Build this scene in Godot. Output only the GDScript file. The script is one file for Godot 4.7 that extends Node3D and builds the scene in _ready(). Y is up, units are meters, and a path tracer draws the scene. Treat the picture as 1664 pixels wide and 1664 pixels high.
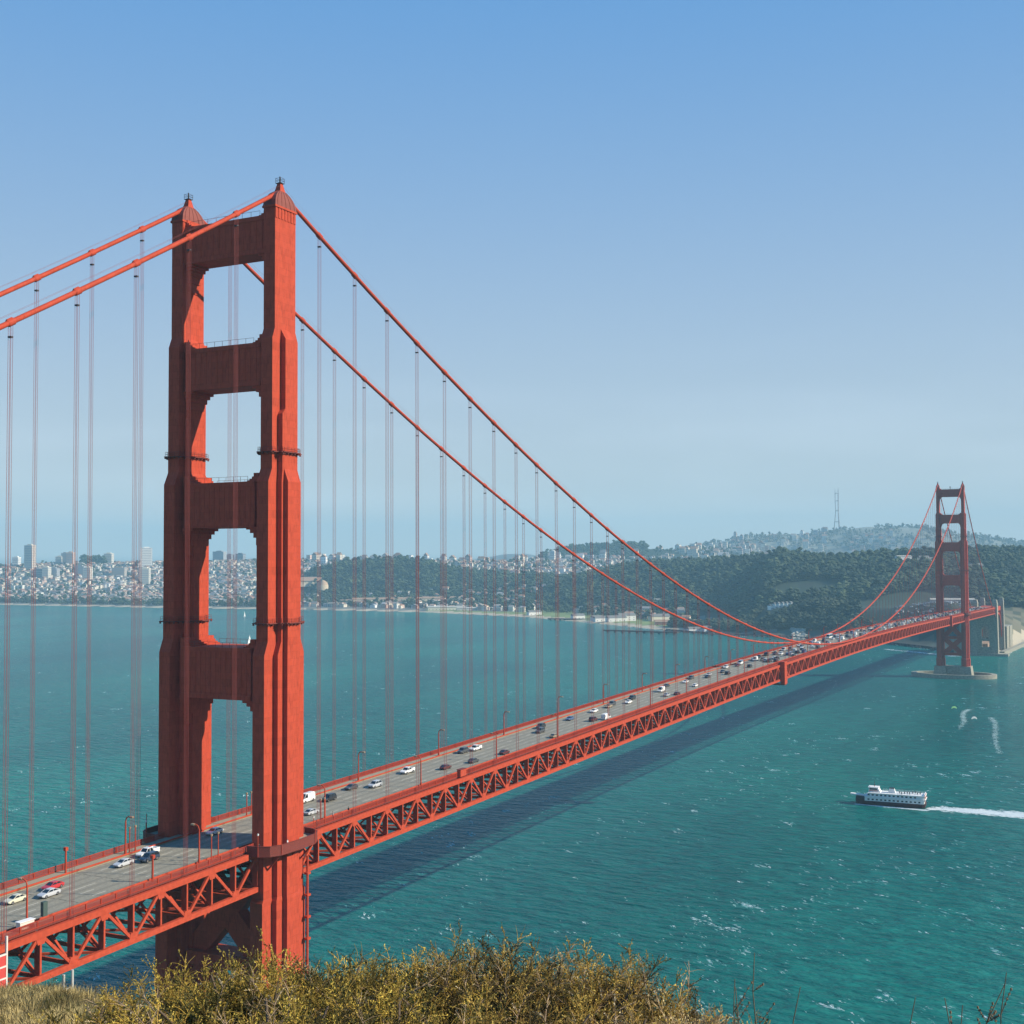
extends Node3D
# A long orange suspension bridge over a strait, seen from a headland above its near tower.
# Axes: x along the bridge away from the lookout, y up, z towards the open sea (the sunny side). Metres.

const LOOK := Vector3(-229.58, 137.31, 189.24)
const HALF := 13.716          # cables and trusses stand this far from the centre line
const SPAN := 1280.16
const SIDE := 343.0
const PANEL := 7.62
var M := {}
var taken := {}
var rng := RandomNumberGenerator.new()
var noise := FastNoiseLite.new()

# ---------------------------------------------------------------- mesh helper
class Mb:
	var v := PackedVector3Array()
	var n := PackedVector3Array()
	var c := PackedColorArray()
	var use_color := false
	var col := Color.WHITE
	func tri(a: Vector3, b: Vector3, d: Vector3) -> void:
		var m := (d - a).cross(b - a)
		if m.length_squared() < 1e-14:
			return
		m = m.normalized()
		v.push_back(a); v.push_back(b); v.push_back(d)
		n.push_back(m); n.push_back(m); n.push_back(m)
		if use_color:
			c.push_back(col); c.push_back(col); c.push_back(col)
	func tri_n(a: Vector3, b: Vector3, d: Vector3, na: Vector3, nb: Vector3, nd: Vector3) -> void:
		if (d - a).cross(b - a).dot(na + nb + nd) < 0.0:
			var t := b; b = d; d = t
			t = nb; nb = nd; nd = t
		v.push_back(a); v.push_back(b); v.push_back(d)
		n.push_back(na); n.push_back(nb); n.push_back(nd)
		if use_color:
			c.push_back(col); c.push_back(col); c.push_back(col)
	func quad(a: Vector3, b: Vector3, d: Vector3, e: Vector3, inside: Vector3) -> void:
		var m := (d - a).cross(b - a)
		if m.length_squared() < 1e-12:
			m = (e - a).cross(d - a)
		if m.dot((a + b + d + e) * 0.25 - inside) < 0.0:
			tri(a, d, b); tri(a, e, d)
		else:
			tri(a, b, d); tri(a, d, e)
	func box(center: Vector3, size: Vector3, b := Basis()) -> void:
		var h := size * 0.5
		var p: Array[Vector3] = []
		for i in 8:
			p.append(center + b * Vector3(h.x if i & 1 else -h.x, h.y if i & 2 else -h.y, h.z if i & 4 else -h.z))
		for f in [[0, 1, 3, 2], [4, 5, 7, 6], [0, 1, 5, 4], [2, 3, 7, 6], [0, 2, 6, 4], [1, 3, 7, 5]]:
			quad(p[f[0]], p[f[1]], p[f[2]], p[f[3]], center)
	func bar(a: Vector3, b: Vector3, wide: float, high: float, up := Vector3.UP) -> void:
		var d := (b - a).normalized()
		var s := d.cross(up).normalized()
		box((a + b) * 0.5, Vector3((b - a).length(), high, wide), Basis(d, s.cross(d), s))
	func tube(pts: Array, radii: Array, sides := 8, caps := true) -> void:
		var rings := []
		var k := pts.size()
		for i in k:
			var d: Vector3 = (pts[mini(i + 1, k - 1)] - pts[maxi(i - 1, 0)]).normalized()
			var u := Vector3.UP if absf(d.y) < 0.9 else Vector3.RIGHT
			var s := d.cross(u).normalized()
			var t := s.cross(d)
			var r: float = radii[i] if i < radii.size() else radii[-1]
			var ring := []
			for j in sides:
				var q := TAU * j / sides
				var o := s * cos(q) + t * sin(q)
				ring.append([pts[i] + o * r, o])
			rings.append(ring)
		for i in k - 1:
			for j in sides:
				var a = rings[i][j]; var b = rings[i][(j + 1) % sides]
				var e = rings[i + 1][(j + 1) % sides]; var f = rings[i + 1][j]
				tri_n(a[0], b[0], e[0], a[1], b[1], e[1])
				tri_n(a[0], e[0], f[0], a[1], e[1], f[1])
		if caps:
			for i in [0, k - 1]:
				var mid: Vector3 = pts[i]
				var nn: Vector3 = ((pts[0] - pts[1]) if i == 0 else (pts[k - 1] - pts[k - 2])).normalized()
				for j in sides:
					tri_n(mid, rings[i][j][0], rings[i][(j + 1) % sides][0], nn, nn, nn)
	# rings of equal size, each a closed loop; flat faces, both ends closed when the loop is convex enough
	func loft(loops: Array, inside: Array, ends := true) -> void:
		var k: int = loops[0].size()
		for i in loops.size() - 1:
			var mid: Vector3 = (inside[i] + inside[i + 1]) * 0.5
			for j in k:
				quad(loops[i][j], loops[i][(j + 1) % k], loops[i + 1][(j + 1) % k], loops[i + 1][j], mid)
		if ends:
			var last := loops.size() - 1
			for j in k:
				quad(loops[0][j], loops[0][(j + 1) % k], inside[0], inside[0], inside[1])
				quad(loops[last][j], loops[last][(j + 1) % k], inside[last], inside[last], inside[last - 1])
	func done() -> ArrayMesh:
		var a := []
		a.resize(Mesh.ARRAY_MAX)
		a[Mesh.ARRAY_VERTEX] = v
		a[Mesh.ARRAY_NORMAL] = n
		if use_color:
			a[Mesh.ARRAY_COLOR] = c
		var m := ArrayMesh.new()
		m.add_surface_from_arrays(Mesh.PRIMITIVE_TRIANGLES, a)
		return m

# ---------------------------------------------------------------- scene helpers
func rgb(r: float, g: float, b: float) -> Color:   # real-world linear colour
	return Color(r, g, b).linear_to_srgb()

func mat(called: String, c: Color, rough := 0.7, metal := 0.0) -> StandardMaterial3D:
	var m := StandardMaterial3D.new()
	m.resource_name = called
	m.albedo_color = c
	m.roughness = rough
	m.metallic = metal
	M[called] = m
	return m

func numbered(called: String) -> String:
	var k: int = taken.get(called, 0)
	taken[called] = k + 1
	return called if k == 0 else "%s_%03d" % [called, k]

func tag(o: Node, label: String, category: String, group := "", kind := "") -> void:
	if label: o.set_meta("label", label)
	if category: o.set_meta("category", category)
	if group: o.set_meta("group", group)
	if kind: o.set_meta("kind", kind)

func thing(called: String, label: String, category: String, at := Vector3.ZERO, turn := 0.0, group := "") -> Node3D:
	var o := Node3D.new()
	o.name = numbered(called)
	add_child(o, true)
	o.position = at
	o.rotation.y = turn
	tag(o, label, category, group)
	return o

func part(called: String, mesh: Mesh, m: Material, parent: Node, at := Transform3D()) -> MeshInstance3D:
	var o := MeshInstance3D.new()
	var k := called + "@" + str(parent.get_instance_id())
	var i: int = taken.get(k, 0)
	taken[k] = i + 1
	o.name = called if i == 0 else "%s_%03d" % [called, i]
	o.mesh = mesh
	o.material_override = m
	o.transform = at
	parent.add_child(o, true)
	return o

func solo(called: String, mesh: Mesh, m: Material, label: String, category: String, at := Transform3D(), group := "", kind := "") -> MeshInstance3D:
	var o := MeshInstance3D.new()
	o.name = numbered(called)
	o.mesh = mesh
	o.material_override = m
	o.transform = at
	add_child(o, true)
	tag(o, label, category, group, kind)
	return o

func many(called: String, mesh: Mesh, m: Material, where: Array, tints: Array, parent: Node = self) -> MultiMeshInstance3D:
	var mm := MultiMesh.new()
	mm.transform_format = MultiMesh.TRANSFORM_3D
	mm.use_colors = tints.size() > 0
	mm.instance_count = where.size()
	mm.mesh = mesh
	for i in where.size():
		mm.set_instance_transform(i, where[i])
		if tints.size():
			mm.set_instance_color(i, tints[i])
	var o := MultiMeshInstance3D.new()
	o.name = numbered(called) if parent == self else called
	o.multimesh = mm
	o.material_override = m
	parent.add_child(o, true)
	tag(o, "", "", "", "stuff")
	return o

func spot(bearing: float, metres: float) -> Vector2:   # ground point by bearing (degrees from the bridge line, seaward positive) and distance from the lookout
	var b := deg_to_rad(bearing)
	return Vector2(LOOK.x + cos(b) * metres, LOOK.z + sin(b) * metres)

func between(a: Vector3, b: Vector3) -> Transform3D:   # a unit-less bar's place: x axis from a to b, not scaled
	var d := (b - a).normalized()
	var s := d.cross(Vector3.UP).normalized() if absf(d.y) < 0.999 else Vector3.BACK
	return Transform3D(Basis(d, s.cross(d), s), (a + b) * 0.5)

# ---------------------------------------------------------------- the bridge's lines
func road_y(x: float) -> float:
	if x < 0.0:
		return 73.3 + x * 0.021
	if x > SPAN:
		return 73.3 - (x - SPAN) * 0.0155
	var t := x / (SPAN * 0.5)
	if t > 1.0: t = 2.0 - t
	return 73.3 + 6.9 * (1.15 * t + 0.7 * t * t - 0.85 * t * t * t)

func cable_y(x: float) -> float:
	if x < 0.0:
		return 223.2 + 0.594 * x + 0.0003 * x * x
	if x > SPAN:
		var s := x - SPAN
		return 223.2 - 0.594 * s + 0.0003 * s * s
	var t := (x - SPAN * 0.5) / (SPAN * 0.5)
	return 81.0 + 142.2 * t * t

# ---------------------------------------------------------------- land
var shore := PackedVector2Array()
var land := PackedVector2Array()
var ridges := []

func coast(x: float, z: float) -> float:   # metres inland of the far shore, negative at sea
	var p := Vector2(x, z)
	var best := 1e9
	for i in shore.size() - 1:
		best = minf(best, p.distance_squared_to(Geometry2D.get_closest_point_to_segment(p, shore[i], shore[i + 1])))
	return sqrt(best) * (1.0 if Geometry2D.is_point_in_polygon(p, land) else -1.0)

func ridge(i: int, p: Vector2) -> float:
	var best := 0.0
	var pts: Array = ridges[i].at
	var w: float = ridges[i].wide
	for k in pts.size() - 1:
		var a := Vector2(pts[k].x, pts[k].z)
		var b := Vector2(pts[k + 1].x, pts[k + 1].z)
		var q := Geometry2D.get_closest_point_to_segment(p, a, b)
		var t := a.distance_to(q) / maxf(a.distance_to(b), 1.0)
		var d := p.distance_to(q) / w
		if d < 3.0:
			best = maxf(best, lerpf(pts[k].y, pts[k + 1].y, t) * exp(-d * d))
	return best

func ground(x: float, z: float, s := 1e9) -> float:
	if s > 1e8: s = coast(x, z)
	if s < 0.0:
		return maxf(-6.0, s * 0.15) - 0.3
	var p := Vector2(x, z)
	var total := 0.0
	for i in ridges.size():
		var r := ridge(i, p)
		total += r * r * r * r
	var flat := 0.3 + 3.2 * smoothstep(0.0, 45.0, s) + 6.0 * smoothstep(200.0, 1500.0, s)
	var bluff := smoothstep(-640.0, -380.0, z)   # steep to the sea near the bridge, flat behind the beach farther along
	return flat + pow(total, 0.25) * smoothstep(lerpf(150.0, 0.0, bluff), lerpf(620.0, 130.0, bluff), s) + 5.0 * noise.get_noise_2d(x, z) * smoothstep(300.0, 900.0, s)

func wooded(p: Vector2) -> float:   # 0 to 1: how much the far land is forest
	var most := 0.0
	for i in [0, 1, 3, 5]:
		most = maxf(most, ridge(i, p) / ridges[i].high)
	return most

func near_ground(x: float, z: float) -> float:   # the lookout's headland
	var dx := x - LOOK.x
	var dz := z - LOOK.z
	var d := sqrt(dx * dx + dz * dz)
	var ahead := maxf(0.0, dx * 0.79 - dz * 0.61)
	var drop := 1.7 + 0.22 * minf(d, 8.0) + 0.95 * maxf(0.0, d - 8.0)
	if ahead <= 0.0: drop = 1.7 + 0.12 * d
	var h := LOOK.y - drop
	var m1 := spot(-49.72, 44.0)
	var q := Vector2(x, z).distance_to(m1)
	h = maxf(h, 122.95 - q * q * 0.06)
	var m2 := spot(-46.20, 39.0)
	q = Vector2(x, z).distance_to(m2)
	h = maxf(h, 123.75 - q * q * 0.16)
	h += 0.25 * noise.get_noise_2d(x * 22.0, z * 22.0) * clampf(d * 0.15, 0.0, 2.0)
	return maxf(h, -4.0)

# ================================================================
func _ready() -> void:
	rng.seed = 71
	noise.seed = 5
	noise.frequency = 0.004
	noise.fractal_octaves = 4
	set_light()
	set_materials()
	set_setting()
	build_bridge()
	build_far_shore()
	build_boats()
	build_traffic()
	build_foreground()

func set_light() -> void:
	var cam := Camera3D.new()
	cam.name = "camera"
	cam.fov = 45.04
	cam.near = 0.3
	cam.far = 40000.0
	add_child(cam)
	var yaw := -0.4662
	var pitch := 0.039
	var fwd := Vector3(cos(yaw) * cos(pitch), sin(pitch), sin(yaw) * cos(pitch))
	cam.look_at_from_position(LOOK, LOOK + fwd, Vector3.UP)
	cam.rotate_object_local(Vector3.FORWARD, 0.0047)
	var env := Environment.new()
	var sky := ProceduralSkyMaterial.new()
	sky.sky_top_color = rgb(0.01, 0.172, 0.46)
	sky.sky_horizon_color = rgb(0.47, 0.515, 0.5)
	sky.sky_curve = 0.2
	sky.ground_bottom_color = rgb(0.04, 0.11, 0.12)
	sky.ground_horizon_color = rgb(0.2, 0.33, 0.38)
	sky.sun_angle_max = 1.0
	# faint streaks of high haze low in the sky, all the way round
	var im := Image.create(1024, 512, false, Image.FORMAT_RGBA8)
	var cn := FastNoiseLite.new()
	cn.seed = 12
	cn.frequency = 0.9
	cn.fractal_octaves = 5
	for y in range(150, 256):
		var el := deg_to_rad(90.0 - (y + 0.5) / 512.0 * 180.0)
		var band := smoothstep(0.0, 0.05, el) * (1.0 - smoothstep(0.06, 0.2, el))
		for x in 1024:
			var a := TAU * x / 1024.0
			var k := cn.get_noise_3d(cos(a) * 3.0, sin(el) * 26.0, sin(a) * 3.0)
			im.set_pixel(x, y, Color(1, 1, 1, clampf(0.02 + k * 0.08, 0.0, 0.06) * band))
	sky.sky_cover = ImageTexture.create_from_image(im)
	sky.sky_cover_modulate = Color(0.9, 0.92, 0.95)
	env.sky = Sky.new()
	env.sky.sky_material = sky
	env.background_mode = Environment.BG_SKY
	env.tonemap_mode = Environment.TONE_MAPPER_LINEAR
	env.tonemap_exposure = 1.5
	env.fog_enabled = true
	env.fog_density = 0.0001
	env.fog_light_color = rgb(0.42, 0.8, 1.0)
	env.sdfgi_enabled = true
	env.ssao_enabled = true
	env.ssil_enabled = true
	var we := WorldEnvironment.new()
	we.name = "world"
	we.environment = env
	add_child(we)
	var sun := DirectionalLight3D.new()
	sun.name = "sun"
	sun.light_energy = 1.6
	sun.light_color = Color(1.0, 0.95, 0.87)
	sun.light_angular_distance = 0.5
	sun.shadow_enabled = true
	add_child(sun)
	var az := deg_to_rad(16.0)
	var el := deg_to_rad(32.5)
	var to_sun := Vector3(sin(az) * cos(el), sin(el), cos(az) * cos(el))
	sun.look_at_from_position(Vector3.ZERO, -to_sun, Vector3.UP)

func speckle(called: String, period: float, base: StandardMaterial3D, low: float, high: float, freq: float, octaves := 4) -> void:
	var f := FastNoiseLite.new()
	f.seed = called.length() * 7
	f.frequency = freq
	f.fractal_octaves = octaves
	var t := NoiseTexture2D.new()
	t.width = 512; t.height = 512
	t.seamless = true
	t.noise = f
	var g := Gradient.new()
	g.set_color(0, Color(low, low, low))
	g.set_color(1, Color(high, high, high))
	t.color_ramp = g
	base.albedo_texture = t
	base.uv1_triplanar = true
	base.uv1_world_triplanar = true
	base.uv1_scale = Vector3.ONE / period

func set_materials() -> void:
	var p := mat("orange_paint", rgb(0.47, 0.072, 0.034), 0.6)
	p.metallic_specular = 0.2
	# faint plate seams and sun bleaching
	var im := Image.create(512, 512, false, Image.FORMAT_RGB8)
	var nz := FastNoiseLite.new()
	nz.frequency = 0.012
	var rv := FastNoiseLite.new()
	rv.seed = 4
	rv.frequency = 0.03
	for y in 512:
		for x in 512:
			var k := 0.95 + 0.05 * nz.get_noise_2d(x, y)
			var streak := rv.get_noise_2d(x * 3.0, y * 0.22)
			if streak > 0.2: k -= 0.5 * (streak - 0.2)
			if x % 43 < 1: k -= 0.05
			if y % 64 < 2: k -= 0.1
			if y % 64 in [4, 61] and x % 4 == 0: k -= 0.06
			if rv.get_noise_2d(floorf(x / 43.0) * 37.0, floorf(y / 64.0) * 91.0) > 0.2: k -= 0.04
			im.set_pixel(x, y, Color(k, k * (0.985 + 0.02 * nz.get_noise_2d(x + 900, y)), k))
	p.albedo_texture = ImageTexture.create_from_image(im)
	p.uv1_triplanar = true
	p.uv1_world_triplanar = true
	p.uv1_scale = Vector3.ONE / 12.8
	var tr := mat("truss_paint", rgb(0.47, 0.072, 0.034), 0.6)
	tr.metallic_specular = 0.2
	var rp := mat("rail_paint", rgb(0.33, 0.045, 0.024), 0.6)
	rp.metallic_specular = 0.2
	speckle("truss", 14.0, tr, 0.86, 1.0, 0.02)
	var rs := mat("rust_and_shade_paint", rgb(0.24, 0.035, 0.02), 0.7)
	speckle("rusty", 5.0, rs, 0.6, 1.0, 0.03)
	mat("dark_iron", rgb(0.03, 0.018, 0.018), 0.6)
	mat("rope", rgb(0.24, 0.042, 0.034), 0.7)
	mat("roof_red", rgb(0.18, 0.032, 0.018), 0.7)
	var rd := mat("roadway", rgb(0.28, 0.262, 0.2), 0.85)
	speckle("roadway", 9.0, rd, 0.82, 1.0, 0.02)
	mat("lane_paint", rgb(0.5, 0.48, 0.4), 0.7)
	mat("tyre_mark", rgb(0.1, 0.095, 0.08), 0.8)
	var sw := mat("sidewalk", rgb(0.32, 0.285, 0.2), 0.85)
	speckle("sidewalks", 6.0, sw, 0.85, 1.0, 0.03)
	var co := mat("concrete", rgb(0.38, 0.36, 0.28), 0.85)
	speckle("concrete_x", 24.0, co, 0.72, 1.0, 0.015)
	mat("lamp_head", rgb(0.3, 0.22, 0.14), 0.5)
	mat("white_globe", rgb(0.7, 0.7, 0.66), 0.4)
	mat("glass", rgb(0.015, 0.02, 0.025), 0.08)
	mat("rubber", rgb(0.012, 0.012, 0.013), 0.8)
	mat("chrome", rgb(0.35, 0.35, 0.36), 0.3, 0.8)
	mat("red_lamp", rgb(0.35, 0.01, 0.01), 0.3)
	mat("clear_lamp", rgb(0.7, 0.7, 0.68), 0.2)
	mat("white_boat", rgb(0.72, 0.72, 0.7), 0.5)
	mat("maroon", rgb(0.055, 0.014, 0.014), 0.5)
	mat("black_hull", rgb(0.012, 0.012, 0.016), 0.5)
	mat("ship_orange", rgb(0.4, 0.09, 0.04), 0.6)
	mat("sail", rgb(0.8, 0.8, 0.78), 0.8)
	mat("foam", rgb(0.6, 0.66, 0.65), 0.9)
	mat("thin_foam", rgb(0.28, 0.4, 0.39), 0.9)
	mat("dark_rock", rgb(0.035, 0.035, 0.03), 0.9)
	mat("pale_wall", rgb(0.42, 0.4, 0.34), 0.85)
	mat("shade_glass", rgb(0.06, 0.07, 0.08), 0.3)
	mat("far_glass", rgb(0.3, 0.32, 0.34), 0.4)
	mat("roof_tile", rgb(0.3, 0.2, 0.13), 0.85)
	mat("roof_grey", rgb(0.16, 0.16, 0.15), 0.85)
	mat("steel_mast", rgb(0.25, 0.2, 0.2), 0.6)
	mat("safety_red", rgb(0.5, 0.05, 0.04), 0.6)
	mat("safety_white", rgb(0.6, 0.56, 0.5), 0.6)
	mat("fence_post", rgb(0.55, 0.55, 0.52), 0.5, 0.3)
	for k in ["tint", "leaf_tint", "twig_tint"]:
		var t := mat(k, Color.WHITE, 0.9)
		t.vertex_color_use_as_albedo = true
	M.leaf_tint.backlight_enabled = true
	M.leaf_tint.backlight = Color(0.35, 0.35, 0.3)
	mat("skin", rgb(0.4, 0.24, 0.16), 0.7)

# ================================================================ setting
func set_setting() -> void:
	# water
	var w := mat("sea_water", rgb(0.013, 0.222, 0.186), 0.18)
	w.metallic_specular = 0.12
	var f := FastNoiseLite.new()
	f.seed = 3
	f.frequency = 0.02
	f.fractal_octaves = 6
	f.fractal_gain = 0.62
	var t := NoiseTexture2D.new()
	t.width = 1024; t.height = 1024
	t.seamless = true
	t.noise = f
	w.heightmap_enabled = true
	w.heightmap_texture = t
	w.heightmap_scale = 190.0
	var g := FastNoiseLite.new()
	g.seed = 9
	g.frequency = 0.016
	g.fractal_octaves = 6
	g.fractal_gain = 0.6
	var tone := NoiseTexture2D.new()
	tone.width = 1024; tone.height = 1024
	tone.seamless = true
	tone.noise = g
	var ramp := Gradient.new()
	ramp.set_color(0, Color(0.62, 0.74, 0.78))
	ramp.set_color(1, Color(1.0, 1.0, 1.0))
	tone.color_ramp = ramp
	w.albedo_texture = tone
	w.uv1_triplanar = true
	w.uv1_world_triplanar = true
	w.uv1_scale = Vector3(1.0 / 140.0, 1.0 / 140.0, 1.0 / 390.0)
	# broad random patches, darker and bluer
	var cg := FastNoiseLite.new()
	cg.seed = 21
	cg.frequency = 0.006
	cg.fractal_octaves = 4
	var ct := NoiseTexture2D.new()
	ct.width = 512; ct.height = 512
	ct.seamless = true
	ct.noise = cg
	var cr := Gradient.new()
	cr.set_color(0, Color(0.7, 0.75, 0.8))
	cr.set_color(1, Color(1.0, 1.0, 0.97))
	ct.color_ramp = cr
	w.detail_enabled = true
	w.detail_albedo = ct
	w.detail_blend_mode = BaseMaterial3D.BLEND_MODE_MUL
	w.detail_uv_layer = BaseMaterial3D.DETAIL_UV_2
	w.uv2_triplanar = true
	w.uv2_world_triplanar = true
	w.uv2_scale = Vector3(1.0 / 2300.0, 1.0 / 2300.0, 1.0 / 1100.0)
	var mb := Mb.new()
	var x0 := -1500.0; var x1 := 6500.0; var z0 := -9000.0; var z1 := 2500.0
	mb.quad(Vector3(x0, 0, z0), Vector3(x1, 0, z0), Vector3(x1, 0, z1), Vector3(x0, 0, z1), Vector3(0, -10, 0))
	solo("water", mb.done(), w, "wind-ruffled teal sea of the strait under the bridge", "water", Transform3D(), "", "structure")
	# far shore
	for q in [[2900, -6500], [2720, -4600], [2640, -3600], [2617, -3105], [2590, -2400], [2622, -1900], [2600, -1500], [2447, -1126], [2177, -779], [2040, -622], [1964, -523], [1917, -362], [1850, -190], [1730, -85], [1650, -32], [1652, 18], [1720, 22], [1900, 32], [2250, 160], [2900, 700], [4200, 1200], [9000, 1700]]:
		shore.append(Vector2(q[0], q[1]))
	land = shore.duplicate()
	land.append(Vector2(14000, 1700)); land.append(Vector2(14000, -14000)); land.append(Vector2(4200, -14000))
	ridges = [
		{"wide": 430.0, "high": 130.0, "at": [Vector3(3232, 68, -1254), Vector3(3008, 112, -1004), Vector3(2728, 134, -739), Vector3(2617, 133, -585), Vector3(2589, 125, -492), Vector3(2565, 119, -372), Vector3(2585, 131, -261), Vector3(2701, 138, -144), Vector3(2762, 137, -30), Vector3(2870, 139, 260),]},
		{"wide": 230.0, "high": 32.0, "at": [Vector3(2227, 9, -662), Vector3(2115, 28, -522), Vector3(2070, 36, -425), Vector3(2018, 45, -298), Vector3(1959, 50, -181), Vector3(1922, 61, -95), Vector3(1910, 67, -27),]},
		{"wide": 620.0, "high": 120.0, "at": [Vector3(2864, 112, -4237), Vector3(3362, 110, -3976), Vector3(3697, 119, -3804), Vector3(3961, 115, -3526), Vector3(4086, 106, -3221), Vector3(4052, 97, -2934),]},
		{"wide": 300.0, "high": 110.0, "at": [Vector3(3275, 88, -2302), Vector3(3228, 121, -2107), Vector3(3251, 124, -1977), Vector3(3347, 99, -1915), Vector3(3462, 75, -1814), Vector3(3368, 66, -1559),]},
		{"wide": 620.0, "high": 120.0, "at": [Vector3(4263, 109, -3154), Vector3(4080, 114, -2347), Vector3(4112, 113, -2083), Vector3(4199, 112, -1908), Vector3(4687, 132, -1790), Vector3(5062, 158, -1644), Vector3(5529, 178, -1497),]},
		{"wide": 280.0, "high": 170.0, "at": [Vector3(4849, 139, -2170), Vector3(4890, 161, -2081), Vector3(4955, 168, -1928), Vector3(4902, 151, -1789),]},
		{"wide": 500.0, "high": 150.0, "at": [Vector3(7945, 137, -4246), Vector3(8095, 180, -3958), Vector3(8215, 140, -3707),]},
		{"wide": 720.0, "high": 280.0, "at": [Vector3(6354, 187, -1877), Vector3(6488, 206, -1778), Vector3(6525, 250, -1648), Vector3(6572, 254, -1468), Vector3(6611, 268, -1294), Vector3(6640, 271, -1157), Vector3(6657, 298, -1066), Vector3(6670, 281, -993), Vector3(6681, 294, -924), Vector3(6693, 264, -846), Vector3(6710, 257, -728), Vector3(6726, 215, -602), Vector3(6945, 207, -411), Vector3(7258, 234, -245), Vector3(7270, 221, 214),]},
		{"wide": 130.0, "high": 50.0, "at": [Vector3(1823, 77, 19), Vector3(1846, 92, 60), Vector3(1920, 96, 153),]},
	]
	var tm := Mb.new()
	tm.use_color = true
	var nb := 190
	var nd := 130
	var rows := []
	for j in nd + 1:
		var d := 1850.0 * pow(10400.0 / 1850.0, float(j) / nd)
		var row := []
		for i in nb + 1:
			var p := spot(lerpf(-58.0, 3.0, float(i) / nb), d)
			var s := coast(p.x, p.y)
			row.append([Vector3(p.x, ground(p.x, p.y, s), p.y), s])
		rows.append(row)
	for j in nd:
		for i in nb:
			var a = rows[j][i]; var b = rows[j][i + 1]; var e = rows[j + 1][i + 1]; var h = rows[j + 1][i]
			if maxf(maxf(a[1], b[1]), maxf(e[1], h[1])) < -60.0:
				continue
			var mid: Vector3 = (a[0] + e[0]) * 0.5
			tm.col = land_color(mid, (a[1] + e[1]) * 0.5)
			var na := smooth_normal(rows, j, i); var nbn := smooth_normal(rows, j, i + 1)
			var ne := smooth_normal(rows, j + 1, i + 1); var nh := smooth_normal(rows, j + 1, i)
			tm.tri_n(a[0], b[0], e[0], na, nbn, ne)
			tm.tri_n(a[0], e[0], h[0], na, ne, nh)
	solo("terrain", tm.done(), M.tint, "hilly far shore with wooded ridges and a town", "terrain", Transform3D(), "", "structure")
	# the headland that carries the lookout
	var hm := Mb.new()
	hm.use_color = true
	var step := 1.6
	var cells := 150
	var grid := []
	for j in cells + 1:
		var row := []
		for i in cells + 1:
			var x := LOOK.x - 80.0 + i * step
			var z := LOOK.z - 165.0 + j * step
			row.append([Vector3(x, near_ground(x, z), z), 0.0])
		grid.append(row)
	for j in cells:
		for i in cells:
			var a = grid[j][i]; var b = grid[j][i + 1]; var e = grid[j + 1][i + 1]; var h = grid[j + 1][i]
			var k := 0.5 + 0.5 * noise.get_noise_2d(a[0].x * 40.0, a[0].z * 40.0)
			hm.col = Color(0.11, 0.075, 0.03).lerp(Color(0.27, 0.2, 0.09), clampf(k * 1.4 - 0.2, 0.0, 1.0))
			hm.tri_n(a[0], b[0], e[0], smooth_normal(grid, j, i), smooth_normal(grid, j, i + 1), smooth_normal(grid, j + 1, i + 1))
			hm.tri_n(a[0], e[0], h[0], smooth_normal(grid, j, i), smooth_normal(grid, j + 1, i + 1), smooth_normal(grid, j + 1, i))
	solo("hill", hm.done(), M.tint, "dry brown headland slope falling away below the lookout", "hill", Transform3D(), "", "structure")

func smooth_normal(rows: Array, j: int, i: int) -> Vector3:
	var a: Vector3 = rows[maxi(j - 1, 0)][i][0]
	var b: Vector3 = rows[mini(j + 1, rows.size() - 1)][i][0]
	var c: Vector3 = rows[j][maxi(i - 1, 0)][0]
	var d: Vector3 = rows[j][mini(i + 1, rows[0].size() - 1)][0]
	var n := (b - a).cross(d - c).normalized()
	return n if n.y > 0.0 else -n

func land_color(p: Vector3, s: float) -> Color:
	var v := Vector2(p.x, p.z)
	var k := 0.85 + 0.3 * noise.get_noise_2d(p.x * 6.0, p.z * 6.0)
	if s < 0.0: return Color(0.05, 0.06, 0.05)
	var at := rad_to_deg(atan2(p.z - LOOK.z, p.x - LOOK.x))
	var forest := wooded(v)
	if s < 36.0:
		return (Color(0.48, 0.41, 0.28) if at < -18.26 or at > -5.37 else Color(0.07, 0.075, 0.05)) * k
	if at > -30.76 and at < -19.44 and s < lerpf(100.0, 230.0, smoothstep(-28.20, -24.77, at)) and s >= 36.0:
		return Color(0.19, 0.25, 0.07) * k
	if at > -5.32 and s < 420.0:
		return Color(0.17, 0.155, 0.09).lerp(Color(0.06, 0.07, 0.035), clampf(noise.get_noise_2d(p.x * 14.0, p.z * 14.0) * 2.0 + 0.2, 0.0, 1.0)) * k
	if forest > 0.32 and p.y > 12.0:
		return Color(0.018, 0.036, 0.016) * k
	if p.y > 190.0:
		return Color(0.24, 0.25, 0.2) * k  # high far hills paled, haze put into the ground colour
	return Color(0.16, 0.16, 0.13) * k

# ================================================================ bridge
func plan(a: float, b: float, c: float, w0: float, w1: float, w2: float, y: float, z: float) -> Array:
	var q := [Vector2(a, w0), Vector2(b, w0), Vector2(b, w1), Vector2(c, w1), Vector2(c, w2)]
	var out := []
	for k in 4:
		for i in 5:
			var p: Vector2 = q[i] if k % 2 == 0 else q[4 - i]
			var sx := 1.0 if k in [0, 3] else -1.0
			var sz := 1.0 if k in [0, 1] else -1.0
			out.append(Vector3(p.x * sx, y, z + p.y * sz))
	return out

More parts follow.
